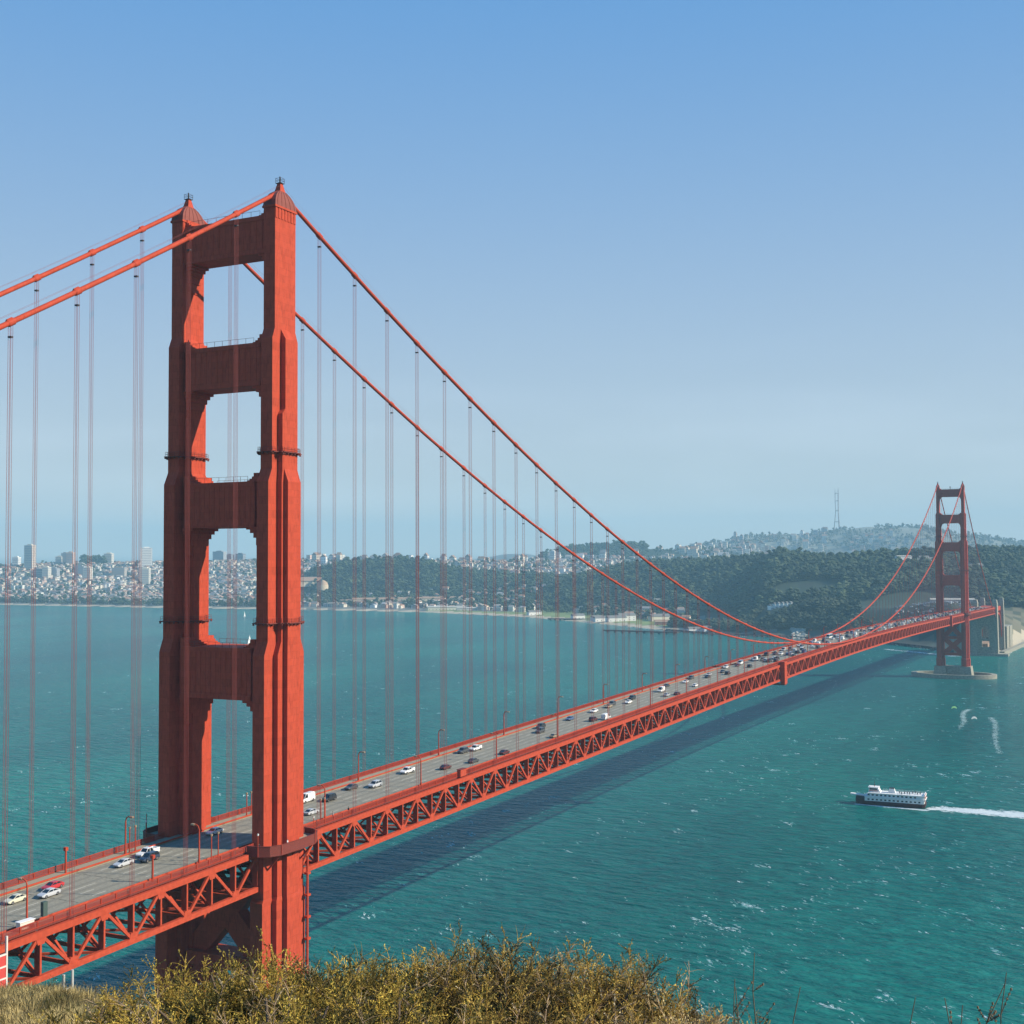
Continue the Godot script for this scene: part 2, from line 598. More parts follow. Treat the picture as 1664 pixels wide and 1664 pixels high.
func make_tower(x: float, label: String, near: bool) -> void:
	var t := thing("bridge_tower", label, "bridge tower", Vector3(x, 0, 0))
	for s in [-1.0, 1.0]:
		var z: float = s * HALF
		var mb := Mb.new()
		var loops := []
		var mids := []
		for l in [[13.0, 8.6, 5.4, 2.6, 2.0, 3.5, 4.8], [21.0, 8.6, 5.4, 2.6, 2.0, 3.5, 4.8], [22.5, 7.9, 4.5, 2.2, 1.7, 3.0, 4.2], [61.5, 7.9, 4.5, 2.2, 1.7, 3.0, 4.2], [62.3, 7.37, 4.08, 2.1, 1.6, 2.87, 4.05], [116.2, 7.37, 4.08, 2.1, 1.6, 2.87, 4.05], [119.3, 6.1, 2.9, 2.1, 1.62, 2.93, 4.1], [155.5, 6.1, 2.9, 2.1, 1.62, 2.93, 4.1], [158.4, 4.76, 2.68, 2.1, 1.62, 2.95, 2.98], [171.0, 4.76, 2.68, 2.1, 1.62, 2.95, 2.98], [172.2, 4.76, 1.66, 1.6, 1.62, 2.95, 2.98], [188.3, 4.76, 1.66, 1.6, 1.62, 2.95, 2.98], [190.6, 3.85, 1.66, 1.6, 1.6, 1.6, 1.6], [218.6, 3.85, 1.66, 1.6, 1.6, 1.6, 1.6]]:
			loops.append(plan(l[1], l[2], l[3], l[4], l[5], l[6], l[0], z))
			mids.append(Vector3(0, l[0], z))
		mb.loft(loops, mids)
		var leg := part("leg", mb.done(), M.orange_paint, t)
		# saddle housing on top
		var cap := Mb.new()
		cap.box(Vector3(0, 218.8, z), Vector3(8.3, 0.5, 3.8))
		for k in 7:
			for side in [-1.0, 1.0]:
				cap.box(Vector3(-3.45 + k * 1.15, 217.3, z + side * 1.66), Vector3(0.62, 2.4, 0.16))
		part("cornice", cap.done(), M.orange_paint, leg)
		var dome := Mb.new()
		var dl := []
		var dm := []
		for l in [[219.05, 4.0, 1.8], [220.3, 3.8, 1.68], [221.4, 3.2, 1.45], [222.3, 2.35, 1.2], [222.95, 1.35, 0.95]]:
			dl.append([Vector3(-l[1], l[0], z - l[2]), Vector3(l[1], l[0], z - l[2]), Vector3(l[1], l[0], z + l[2]), Vector3(-l[1], l[0], z + l[2])])
			dm.append(Vector3(0, l[0], z))
		dome.loft(dl, dm)
		for k in 5:   # raised ribs of the roof
			var u := -0.8 + 0.4 * k
			for side in [-1.0, 1.0]:
				for i in 4:
					var p0 := Vector3(u * dl[i][1].x, dl[i][0].y, z + side * (dl[i][2].z - z))
					var p1 := Vector3(u * dl[i + 1][1].x, dl[i + 1][0].y, z + side * (dl[i + 1][2].z - z))
					dome.bar(p0, p1, 0.16, 0.16)
		part("saddle_roof", dome.done(), M.roof_red, leg)
		var sp := Mb.new()
		var sl := []
		var sm := []
		for l in [[222.7, 1.35, 0.95], [223.3, 0.9, 0.78], [225.0, 0.45, 0.45]]:
			sl.append([Vector3(-l[1], l[0], z - l[2]), Vector3(l[1], l[0], z - l[2]), Vector3(l[1], l[0], z + l[2]), Vector3(-l[1], l[0], z + l[2])])
			sm.append(Vector3(0, l[0], z))
		sp.loft(sl, sm)
		part("beacon_pedestal", sp.done(), M.orange_paint, leg)
		var bc := Mb.new()
		bc.box(Vector3(0, 225.05, z), Vector3(1.5, 0.1, 1.5))
		bc.tube([Vector3(0, 225.1, z), Vector3(0, 226.7, z)], [0.2, 0.16], 6)
		for k in 4:
			var e := Vector3(0.7 if k & 1 else -0.7, 0, 0.7 if k & 2 else -0.7)
			bc.bar(Vector3(0, 225.1, z) + e, Vector3(0, 226.2, z) + e, 0.07, 0.07, Vector3.RIGHT)
		for h in [225.65, 226.2]:
			for k in 4:
				var e := Vector3(0.7, 0, 0).rotated(Vector3.UP, PI / 2 * k)
				var f := Vector3(0, 0, 0.7).rotated(Vector3.UP, PI / 2 * k)
				bc.bar(Vector3(0, h, z) + e - f, Vector3(0, h, z) + e + f, 0.06, 0.06)
		part("beacon", bc.done(), M.dark_iron, leg)
		# inspection galleries
		for gal in [[162.2, 4.76, 2.68, 2.1, 1.62, 2.95, 2.98], [123.3, 6.1, 2.9, 2.1, 1.62, 2.93, 4.1]]:
			var gm := Mb.new()
			var e: float = 0.45
			var path := plan(gal[1] + e, gal[2] + e, gal[3] + e, gal[4] + e, gal[5] + e, gal[6] + e, gal[0], z)
			for k in path.size():
				var p0: Vector3 = path[k]
				var p1: Vector3 = path[(k + 1) % path.size()]
				if p0.distance_to(p1) < 0.05: continue
				gm.bar(p0, p1, 0.8, 0.2)
				for h in [0.6, 1.1]: gm.bar(p0 + Vector3(0, h, 0), p1 + Vector3(0, h, 0), 0.06, 0.06)
				var bits := maxi(1, int(p0.distance_to(p1) / 1.1))
				for i in bits:
					var q := p0.lerp(p1, float(i) / bits)
					gm.bar(q, q + Vector3(0, 1.1, 0), 0.06, 0.06, Vector3.RIGHT)
					gm.box(q - Vector3(0, 0.3, 0), Vector3(0.3, 0.4, 0.3))
			part("inspection_gallery", gm.done(), M.rust_and_shade_paint, leg)
		# concrete pedestal
		var pm := Mb.new()
		pm.loft([[Vector3(-11.5, -3, z - 8), Vector3(11.5, -3, z - 8), Vector3(11.5, -3, z + 8), Vector3(-11.5, -3, z + 8)], [Vector3(-9.6, 13, z - 6), Vector3(9.6, 13, z - 6), Vector3(9.6, 13, z + 6), Vector3(-9.6, 13, z + 6)]], [Vector3(0, -3, z), Vector3(0, 13, z)])
		part("pedestal", pm.done(), M.concrete, t)
	# portal struts with stepped corbels
	for b in [[208.4, 217.2, 3.0, 12.3], [177.7, 187.6, 3.7, 11.2], [145.2, 155.6, 4.7, 10.4], [105.8, 117.6, 5.7, 10.3]]:
		var mb := Mb.new()
		mb.box(Vector3(0, (b[0] + b[1]) * 0.5, 0), Vector3(2.0 * b[2], b[1] - b[0], 2.0 * b[3]))
		for side in [-1.0, 1.0]:   # frames, ribs
			mb.box(Vector3(side * (b[2] + 0.05), b[1] - 0.5, 0), Vector3(0.3, 1.0, 2.0 * b[3] - 0.2))
			mb.box(Vector3(side * (b[2] + 0.05), b[0] + 0.5, 0), Vector3(0.3, 1.0, 2.0 * b[3] - 0.2))
			for k in 13:
				mb.box(Vector3(side * (b[2] + 0.04), (b[0] + b[1]) * 0.5, -b[3] + 1.4 + k * (2.0 * b[3] - 2.8) / 12.0), Vector3(0.08, b[1] - b[0] - 2.2, 0.4))
		var st := part("portal_strut", mb.done(), M.orange_paint, t)
		for side in [-1.0, 1.0]:
			var cb := Mb.new()
			var y: float = b[0]
			for s in [[2.5, 0.6, 0.98], [1.7, 0.8, 0.9], [1.1, 1.1, 0.8], [0.7, 1.7, 0.7], [0.4, 2.4, 0.6]]:
				var zz: float = side * (b[3] + 0.6 - (s[0] + 0.6) * 0.5)
				cb.box(Vector3(0, y - s[1] * 0.5, zz), Vector3(2.0 * b[2] * s[2], s[1], s[0] + 0.6))
				y -= s[1]
			part("corbel", cb.done(), M.orange_paint, st)
			cb = Mb.new()
			y = b[1]
			for s in [[2.6, 0.3], [1.9, 0.35], [1.2, 0.5], [0.7, 0.8]]:
				var zz: float = side * (b[3] + 0.6 - (s[0] + 0.6) * 0.5)
				cb.box(Vector3(0, y + s[1] * 0.5, zz), Vector3(2.0 * b[2] * 0.9, s[1], s[0] + 0.6))
				y += s[1]
			part("haunch", cb.done(), M.orange_paint, st)
		for side in [-1.0, 1.0]:
			var rl := Mb.new()
			rl.bar(Vector3(side * b[2], b[1] + 1.2, -b[3] + 2), Vector3(side * b[2], b[1] + 1.2, b[3] - 2), 0.06, 0.06)
			for k in 9:
				var z: float = -b[3] + 2 + k * (2.0 * b[3] - 4.0) / 8.0
				rl.bar(Vector3(side * b[2], b[1], z), Vector3(side * b[2], b[1] + 1.2, z), 0.06, 0.06, Vector3.RIGHT)
			part("handrail", rl.done(), M.rust_and_shade_paint, st)
	if not near:   # a beacon stands on the middle of the top strut
		var bm := Mb.new()
		bm.tube([Vector3(0, 217.2, 0), Vector3(0, 219.6, 0)], [0.25], 6)
		bm.box(Vector3(0, 219.9, 0), Vector3(1.3, 1.0, 1.3))
		part("beacon", bm.done(), M.dark_iron, t)
	# bracing below the deck
	for b in [[45.5, 68.0], [26.5, 45.5]]:
		for side in [-1.0, 1.0]:
			var mb := Mb.new()
			mb.bar(Vector3(side * 0.02, b[0], -10.5 * side), Vector3(side * 0.02, b[1], 10.5 * side), 5.4, 3.4, Vector3.RIGHT)
			part("cross_brace", mb.done(), M.orange_paint, t)
	for y in [26.5, 45.5]:
		var mb := Mb.new()
		mb.box(Vector3(0, y, 0), Vector3(7.0, 3.0, 20.0))
		part("lower_strut", mb.done(), M.orange_paint, t)
	var sm := Mb.new()
	sm.box(Vector3(0, 7.0, 0), Vector3(12, 12, 16))
	part("pier_wall", sm.done(), M.concrete, t)

func strip(x0: float, x1: float, zc: float, wide: float, top: float, thick: float, step := PANEL) -> ArrayMesh:   # a slab that follows the road's curve; top and thick are relative to the road
	var mb := Mb.new()
	var k := maxi(1, int(ceil((x1 - x0) / step)))
	for i in k:
		var a := x0 + (x1 - x0) * i / k
		var b := x0 + (x1 - x0) * (i + 1) / k
		mb.bar(Vector3(a, road_y(a) + top - thick * 0.5, zc), Vector3(b, road_y(b) + top - thick * 0.5, zc), wide, thick)
	return mb.done()

func chord(x0: float, x1: float, zc: float, wide: float, top: float, thick: float) -> ArrayMesh:   # one beam without inner faces
	var loops := []
	var mids := []
	var k := maxi(1, int(round((x1 - x0) / 15.24)))
	for i in k + 1:
		var x := x0 + (x1 - x0) * i / k
		var y := road_y(x) + top
		loops.append([Vector3(x, y, zc - wide * 0.5), Vector3(x, y, zc + wide * 0.5), Vector3(x, y - thick, zc + wide * 0.5), Vector3(x, y - thick, zc - wide * 0.5)])
		mids.append(Vector3(x, y - thick * 0.5, zc))
	var mb := Mb.new()
	mb.loft(loops, mids)
	return mb.done()

func make_span(x0: float, n: int, label: String, kind: int) -> void:   # n truss panels from x0
	var x1 := x0 + n * PANEL
	var o := thing("bridge_span", label, "bridge deck")
	# meshes shared by the pieces
	var up := Mb.new(); up.box(Vector3.ZERO, Vector3(0.42, 6.4, 0.5)); var upm := up.done()
	var dlen := sqrt((PANEL - 1.0) * (PANEL - 1.0) + 6.6 * 6.6)
	var dg := Mb.new(); dg.box(Vector3.ZERO, Vector3(dlen, 0.58, 0.5)); var dgm := dg.done()
	var gp := Mb.new()
	gp.loft([[Vector3(-1.3, -0.7, 0.33), Vector3(1.3, -0.7, 0.33), Vector3(0.75, 0.75, 0.33), Vector3(-0.75, 0.75, 0.33)], [Vector3(-1.3, -0.7, -0.33), Vector3(1.3, -0.7, -0.33), Vector3(0.75, 0.75, -0.33), Vector3(-0.75, 0.75, -0.33)]], [Vector3(0, 0, 0.33), Vector3(0, 0, -0.33)])
	var gpm := gp.done()
	var fb := Mb.new()   # transverse frame under the roadway
	fb.box(Vector3(0, -1.35, 0), Vector3(0.4, 2.0, 26.6))
	fb.box(Vector3(0, -8.3, 0), Vector3(0.4, 0.7, 26.6))
	for s in [-1.0, 1.0]:
		fb.bar(Vector3(0, -8.2, s * 13.0), Vector3(0, -2.2, s * 6.5), 0.4, 0.5, Vector3.RIGHT)
		fb.bar(Vector3(0, -8.2, 0), Vector3(0, -2.2, s * 6.5), 0.4, 0.5, Vector3.RIGHT)
		fb.box(Vector3(0, -5.0, s * 13.0), Vector3(0.38, 6.5, 0.9))
	var fbm := fb.done()
	var rp := Mb.new()   # a bay of railing
	rp.box(Vector3(0, 1.22, 0), Vector3(PANEL, 0.12, 0.14))
	rp.box(Vector3(0, 0.1, 0), Vector3(PANEL, 0.14, 0.12))
	for k in 2:
		rp.box(Vector3(-PANEL * 0.25 + k * PANEL * 0.5 - 1.9, 0.6, 0), Vector3(0.2, 1.2, 0.2))
	for k in 44:
		rp.box(Vector3(-PANEL * 0.5 + (k + 0.5) * PANEL / 44.0, 0.66, 0), Vector3(0.085, 1.0, 0.05))
	var rpm := rp.done()
	part("top_chord", chord(x0, x1, HALF, 0.85, -0.15, 1.25), M.truss_paint, o)
	part("top_chord", chord(x0, x1, -HALF, 0.85, -0.15, 1.25), M.truss_paint, o)
	part("bottom_chord", chord(x0, x1, HALF, 0.85, -8.0, 1.1), M.truss_paint, o)
	part("bottom_chord", chord(x0, x1, -HALF, 0.85, -8.0, 1.1), M.truss_paint, o)
	var rest := {}
	for s in [1.0, -1.0]:
		for i in n + 1:
			var x := x0 + i * PANEL
			var y := road_y(x)
			var single: bool = s > 0.0 or i < 130
			var top_node := (i % 2 == 0)
			var list := [["truss_vertical", upm, Transform3D(Basis(), Vector3(x, y - 4.6, s * HALF))]]
			list.append(["gusset_plate", gpm, Transform3D(Basis().rotated(Vector3.RIGHT, PI if top_node else 0.0), Vector3(x, y - 1.75 if top_node else y - 7.7, s * HALF))])
			if i < n:
				var xb := x + PANEL
				var yb := road_y(xb)
				var p := Vector3(x + 0.5, y - 1.3, s * HALF) if top_node else Vector3(x + 0.5, y - 7.95, s * HALF)
				var q := Vector3(xb - 0.5, yb - 7.95, s * HALF) if top_node else Vector3(xb - 0.5, yb - 1.3, s * HALF)
				list.append(["truss_diagonal", dgm, between(p, q)])
				if n > 20 or i > 0:
					var a := Vector3(x, y + 0.28, s * 13.05)
					var b := Vector3(xb, yb + 0.28, s * 13.05)
					if not (kind == 0 and (i < 1 or i >= n - 1)) and not (kind == 1 and i >= n - 1) and not (kind == 2 and i < 1):
						list.append(["railing_bay", rpm, between(a, b)])
			for e in list:
				if single:
					part(e[0], e[1], M.rail_paint if e[0] == "railing_bay" else M.truss_paint, o, e[2])
				else:
					if not rest.has(e[0]): rest[e[0]] = [e[1], []]
					rest[e[0]][1].append(e[2])
	for k in rest:
		many("far_" + k, rest[k][0], M.rail_paint if k == "railing_bay" else M.truss_paint, rest[k][1], [], o)
	for i in n + 1:
		part("floor_frame", fbm, M.truss_paint, o, Transform3D(Basis(), Vector3(x0 + i * PANEL, road_y(x0 + i * PANEL), 0)))
	for i in n:   # bottom bracing and stringers
		var x := x0 + i * PANEL
		if i % 2 == 0:
			var br := Mb.new()
			var e := minf(2.0 * PANEL, x1 - x)
			br.bar(Vector3(x, road_y(x) - 8.55, -13.2), Vector3(x + e, road_y(x + e) - 8.55, 13.2), 0.6, 0.4)
			br.bar(Vector3(x, road_y(x) - 8.5, 13.2), Vector3(x + e, road_y(x + e) - 8.5, -13.2), 0.6, 0.4)
			part("wind_brace", br.done(), M.truss_paint, o)
	for z in [-7.0, 0.0, 7.0]:
		part("stringer", chord(x0, x1, z, 0.5, -0.3, 0.8), M.truss_paint, o)
	# roadway in slabs with open joints
	var k := 0
	var x := x0
	while x < x1 - 0.1:
		var e := minf(x + 15.24, x1)
		part("roadway_slab", chord(x + 0.09, e - 0.09, 0, 18.9, 0.0, 0.28), M.roadway, o)
		k += 1
		x = e
	for s in [-1.0, 1.0]:
		part("sidewalk", chord(x0, x1, s * 11.3, 3.2, 0.28, 0.4), M.sidewalk, o)
		part("kerb_rail", chord(x0, x1, s * 9.6, 0.2, 0.6, 0.34), M.truss_paint, o)
		part("fascia", chord(x0, x1, s * 12.85, 0.2, 0.29, 0.42), M.rust_and_shade_paint, o)  # dark paint stands in for the shadow line under the railing
	for z in [-6.2, -3.1, 0.0, 3.1, 6.2]:
		var lm := Mb.new()
		var q := x0 + 2.0
		while q < x1 - 4.0:
			var e := q + 3.6 if z != 0.0 else q + 7.0
			lm.bar(Vector3(q, road_y(q) + 0.004, z), Vector3(e, road_y(e) + 0.004, z), 0.14, 0.012)
			q += 14.6
		part("lane_line", lm.done(), M.lane_paint, o)
	for z in [-7.7, -4.6, -1.5, 1.5, 4.6, 7.7]:   # lanes darkened by tyres
		part("lane_stain", chord(x0, x1, z, 1.0, 0.006, 0.012), M.lane_stain, o)

func build_bridge() -> void:
	var ls := mat("lane_stain", rgb(0.235, 0.22, 0.17), 0.85)
	speckle("stain", 7.0, ls, 0.8, 1.0, 0.03)
	make_tower(0.0, "huge orange near bridge tower with four portal struts and stepped legs", true)
	make_tower(SPAN, "small distant bridge tower standing in a ring-shaped concrete fender", false)
	make_span(0.0, 168, "long main span of the bridge between the two towers, carrying traffic", 0)
	make_span(-45 * PANEL, 45, "short side span of the bridge leading from the near tower to the headland", 1)
	make_span(SPAN, 45, "short side span beyond the distant tower, reaching the concrete pylons", 2)
	# cables
	for s in [1.0, -1.0]:
		var z: float = s * HALF
		var c := thing("main_cable", "thick orange main cable on the seaward side of the bridge" if s > 0.0 else "thick orange main cable on the city side of the bridge", "bridge cable")
		for run in [[-SIDE, 0.0, 30], [0.0, SPAN, 100], [SPAN, SPAN + SIDE, 30]]:
			var pts := []
			for i in run[2] + 1:
				var x: float = lerpf(run[0], run[1], float(i) / run[2])
				pts.append(Vector3(x, cable_y(x), z))
			var mb := Mb.new()
			mb.tube(pts, [0.5], 10)
			part("cable", mb.done(), M.orange_paint, c)
			var hr := Mb.new()
			for e in [-0.45, 0.45]:
				var w := []
				for p in pts: w.append(p + Vector3(0, 1.5, e))
				hr.tube(w, [0.018], 4, false)
			part("hand_rope", hr.done(), M.rope, c)
		var band := Mb.new()
		band.tube([Vector3(-0.75, 0, 0), Vector3(-0.7, 0, 0), Vector3(0.7, 0, 0), Vector3(0.75, 0, 0)], [0.5, 0.66, 0.66, 0.5], 10)
		band.box(Vector3(0, 0.68, 0), Vector3(1.3, 0.14, 0.3))
		var bm := band.done()
		var sock := Mb.new()
		sock.box(Vector3.ZERO, Vector3(0.55, 0.28, 0.8))
		var sk := sock.done()
		var places := []
		for i in range(1, 84): places.append(0.35 + 15.238 * i)
		for i in range(1, 22): places.append(-15.55 - 15.24 * (i - 1))
		for i in range(1, 22): places.append(SPAN + 15.4 + 15.24 * (i - 1))
		for x in places:
			var y := cable_y(x)
			part("cable_band", bm, M.orange_paint, c, between(Vector3(x - 1, cable_y(x - 1), z), Vector3(x + 1, cable_y(x + 1), z)))
			var low := road_y(x) - 0.3
			if y - low > 2.5:
				var rope := Mb.new()
				for dx in [-0.2, 0.2]:
					for dz in [-0.34, 0.34]:
						rope.tube([Vector3(x + dx, low, z + dz), Vector3(x + dx, y, z + dz)], [0.036], 5, false)
				var sp := part("suspender", rope.done(), M.rope, c)
				if y - low > 8.0:
					part("spreader", sk, M.dark_iron, sp, Transform3D(Basis(), Vector3(x, y - 2.6, z)))
	# balconies that carry the sidewalks round the tower legs
	for x in [0.0, SPAN]:
		for s in [1.0, -1.0]:
			var o := thing("walkway_balcony", ["rust-brown walkway balcony round the seaward leg of the near tower", "shaded walkway balcony round the city-side leg of the near tower", "walkway balcony round the seaward leg of the distant tower", "walkway balcony round the city-side leg of the distant tower"][(0 if s > 0.0 else 1) + (0 if x == 0.0 else 2)], "walkway", Vector3(x, 0, 0))
			var edge := [Vector2(-10.6, 13.3), Vector2(-10.4, 16.0), Vector2(-9.0, 18.3), Vector2(-6.5, 19.5), Vector2(0, 19.9), Vector2(6.0, 19.5), Vector2(8.6, 18.3), Vector2(10.2, 16.0), Vector2(10.6, 13.3)]
			var deck := Mb.new()
			var fas := Mb.new()
			for i in edge.size() - 1:
				var a := Vector3(edge[i].x, 73.4, s * edge[i].y)
				var b := Vector3(edge[i + 1].x, 73.4, s * edge[i + 1].y)
				var ia := Vector3(a.x, 73.4, s * 9.8)
				var ib := Vector3(b.x, 73.4, s * 9.8)
				deck.quad(a, b, ib, ia, Vector3(0, 60, 0))
				deck.quad(a - Vector3(0, 0.5, 0), b - Vector3(0, 0.5, 0), ib - Vector3(0, 0.5, 0), ia - Vector3(0, 0.5, 0), Vector3(0, 90, 0))
				fas.bar(a + Vector3(0, 0.15, 0), b + Vector3(0, 0.15, 0), 0.14, 2.1)
				fas.bar(a + Vector3(0, 1.25, 0), b + Vector3(0, 1.25, 0), 0.3, 0.14)
				fas.bar(a + Vector3(0, -0.95, 0), b + Vector3(0, -0.95, 0), 0.3, 0.14)
			part("balcony_floor", deck.done(), M.sidewalk, o)
			part("parapet", fas.done(), M.rust_and_shade_paint, o)
			for i in [1, 3, 5, 7]:
				var pm := Mb.new()
				var p := Vector3(edge[i].x, 72.5, s * (edge[i].y + 0.15))
				pm.tube([p, p + Vector3(0, 4.6 if i != 3 else 5.6, 0)], [0.09], 6)
				part("balcony_post", pm.done(), M.orange_paint, o)
				var gl := Mb.new()
				gl.tube([p + Vector3(0, 4.6, 0), p + Vector3(0, 4.85, 0), p + Vector3(0, 5.1, 0)], [0.1, 0.24, 0.1], 8)
				if i in [1, 7]: part("globe_lamp", gl.done(), M.white_globe, o)
			for dx in [-6.0, 0.0, 6.0]:
				var br := Mb.new()
				br.bar(Vector3(dx, 72.4, s * 19.0), Vector3(dx, 68.6, s * 15.4), 0.25, 0.35)
				br.bar(Vector3(dx, 72.6, s * 19.2), Vector3(dx, 72.6, s * 14.0), 0.25, 0.5)
				part("bracket", br.done(), M.orange_paint, o)
	# pipes and ladders by the near tower
	var pp := thing("standpipe", "tall orange standpipe with a hooped ladder on the sunlit side of the near tower leg", "pipe", Vector3(7.6, 0, HALF + 2.6))
	var pm := Mb.new()
	pm.tube([Vector3(0, 40, 0), Vector3(0, 69, 0)], [0.28], 8)
	part("pipe", pm.done(), M.orange_paint, pp)
	var hm := Mb.new()
	for y in [50.0, 55.0, 60.0, 65.0]: hm.box(Vector3(0, y, 0), Vector3(1.3, 0.5, 1.0))
	part("pipe_collar", hm.done(), M.orange_paint, pp)
	var fen := thing("traffic_gantry", "orange painters' traveller hung over the truss near midspan", "gantry", Vector3(448.6, 0, HALF + 1.6))
	var y0 := road_y(448.6)
	var bx := Mb.new()
	bx.box(Vector3(0, y0 - 4.6, 0), Vector3(5.6, 12.2, 2.4))
	for k in 9: bx.box(Vector3(0, y0 - 10.0 + k * 1.35, 1.25), Vector3(5.7, 0.3, 0.14))
	part("cabin", bx.done(), M.truss_paint, fen)
	var fl := Mb.new()
	fl.box(Vector3(0, y0 - 11.0, -12), Vector3(4.2, 0.6, 26))
	part("work_platform", fl.done(), M.rust_and_shade_paint, fen)
	var fen2 := thing("traffic_gantry", "small painters' traveller on the truss just before the distant tower", "gantry", Vector3(1150, 0, HALF + 1.5))
	var b2 := Mb.new()
	b2.box(Vector3(0, road_y(1150) - 4.6, 0), Vector3(5.0, 11.5, 2.2))
	part("cabin", b2.done(), M.truss_paint, fen2)
	var hut := thing("railing_hut", "small orange equipment box on the seaward railing south of the near tower", "cabinet", Vector3(86.5, road_y(86.5) + 0.3, HALF - 0.3))
	var hb := Mb.new(); hb.box(Vector3(0, 1.0, 0), Vector3(3.4, 2.0, 1.2)); part("casing", hb.done(), M.truss_paint, hut)
	var ht := Mb.new(); ht.box(Vector3(0, 2.06, 0), Vector3(3.7, 0.12, 1.5)); part("lid", ht.done(), M.rust_and_shade_paint, hut)
	# hoarding panels of red and white at the side span
	var sc := thing("scaffold", "red and white panelled scaffold beside the side span truss", "scaffold", Vector3(-79.15, 1.6, HALF + 2.2))
	for k in 5:
		var rm := Mb.new(); rm.box(Vector3(0, 60.0 + k * 2.0, 0), Vector3(2.4, 1.7, 0.2)); part("red_panel", rm.done(), M.safety_red, sc)
	var fr := Mb.new()
	for k in 6: fr.box(Vector3(0, 59.0 + k * 2.0, 0.02), Vector3(2.9, 0.28, 0.3))
	for k in [-1.3, 1.3]: fr.box(Vector3(k, 65.0, 0.02), Vector3(0.3, 14.0, 0.34))
	part("white_frame", fr.done(), M.safety_white, sc)
	# lamp posts
	lamps()
	# fender and pylons of the distant tower
	var fd := thing("pier_fender", "oval concrete fender ring round the foot of the distant tower", "fender", Vector3(SPAN, 0, 0))
	var fm := Mb.new()
	for i in 64:
		var q0 := TAU * i / 64.0; var q1 := TAU * (i + 1) / 64.0
		var l := []
		for q in [q0, q1]:
			for r in [1.0, 0.88]:
				l.append(Vector3(cos(q) * 27.0 * r, 0, sin(q) * 47.0 * r))
		var mid: Vector3 = (l[0] + l[1] + l[2] + l[3]) * 0.25
		var lo := Vector3(0, -3, 0); var hi := Vector3(0, 4.6, 0)
		fm.quad(l[0] + lo, l[2] + lo, l[2] + hi, l[0] + hi, mid)
		fm.quad(l[1] + lo, l[3] + lo, l[3] + hi, l[1] + hi, mid)
		fm.quad(l[0] + hi, l[2] + hi, l[3] + hi, l[1] + hi, mid)
	part("ring_wall", fm.done(), M.concrete, fd)
	pylon(1630.0, 15.0, true, "tall concrete pylon with an arched recess, first beyond the distant tower")
	pylon(1722.0, 11.0, false, "second concrete pylon, standing on the far bank behind the first")
	var ar := thing("steel_arch", "dark steel arch of the bridge between the two concrete pylons", "arch")
	for s in [-1.0, 1.0]:
		var am := Mb.new()
		var pts := []
		for i in 15:
			var a := PI * i / 14.0
			pts.append(Vector3(1676.0 - cos(a) * 40.0, 22.0 + sin(a) * 36.0, s * 13.0))
		for i in 14:
			am.bar(pts[i], pts[i + 1], 1.2, 2.6)
		part("arch_rib", am.done(), M.orange_paint, ar)
		for i in range(1, 14):
			var cm := Mb.new()
			cm.bar(pts[i], Vector3(pts[i].x, 60.5, s * 13.0), 0.6, 0.6, Vector3.RIGHT)
			if pts[i].y < 59.0: part("spandrel_post", cm.done(), M.orange_paint, ar)
	var dk := Mb.new()
	dk.box(Vector3(1680, 64.0, 0), Vector3(86, 6.0, 25))
	part("arch_deck", dk.done(), M.truss_paint, ar)
	var an := thing("anchorage_house", "pale sunlit concrete anchorage block with a tall dark slot at the right-hand bank", "building", Vector3(1775, 0, 6))
	var ab := Mb.new()
	ab.box(Vector3(-22.0, 18.0, 0), Vector3(40.0, 36.0, 26.0))
	ab.box(Vector3(30.0, 17.0, 0), Vector3(44.0, 34.0, 26.0))
	ab.box(Vector3(2.0, 16.0, -2.5), Vector3(14.0, 31.0, 20.0))
	part("wall", ab.done(), M.concrete, an)

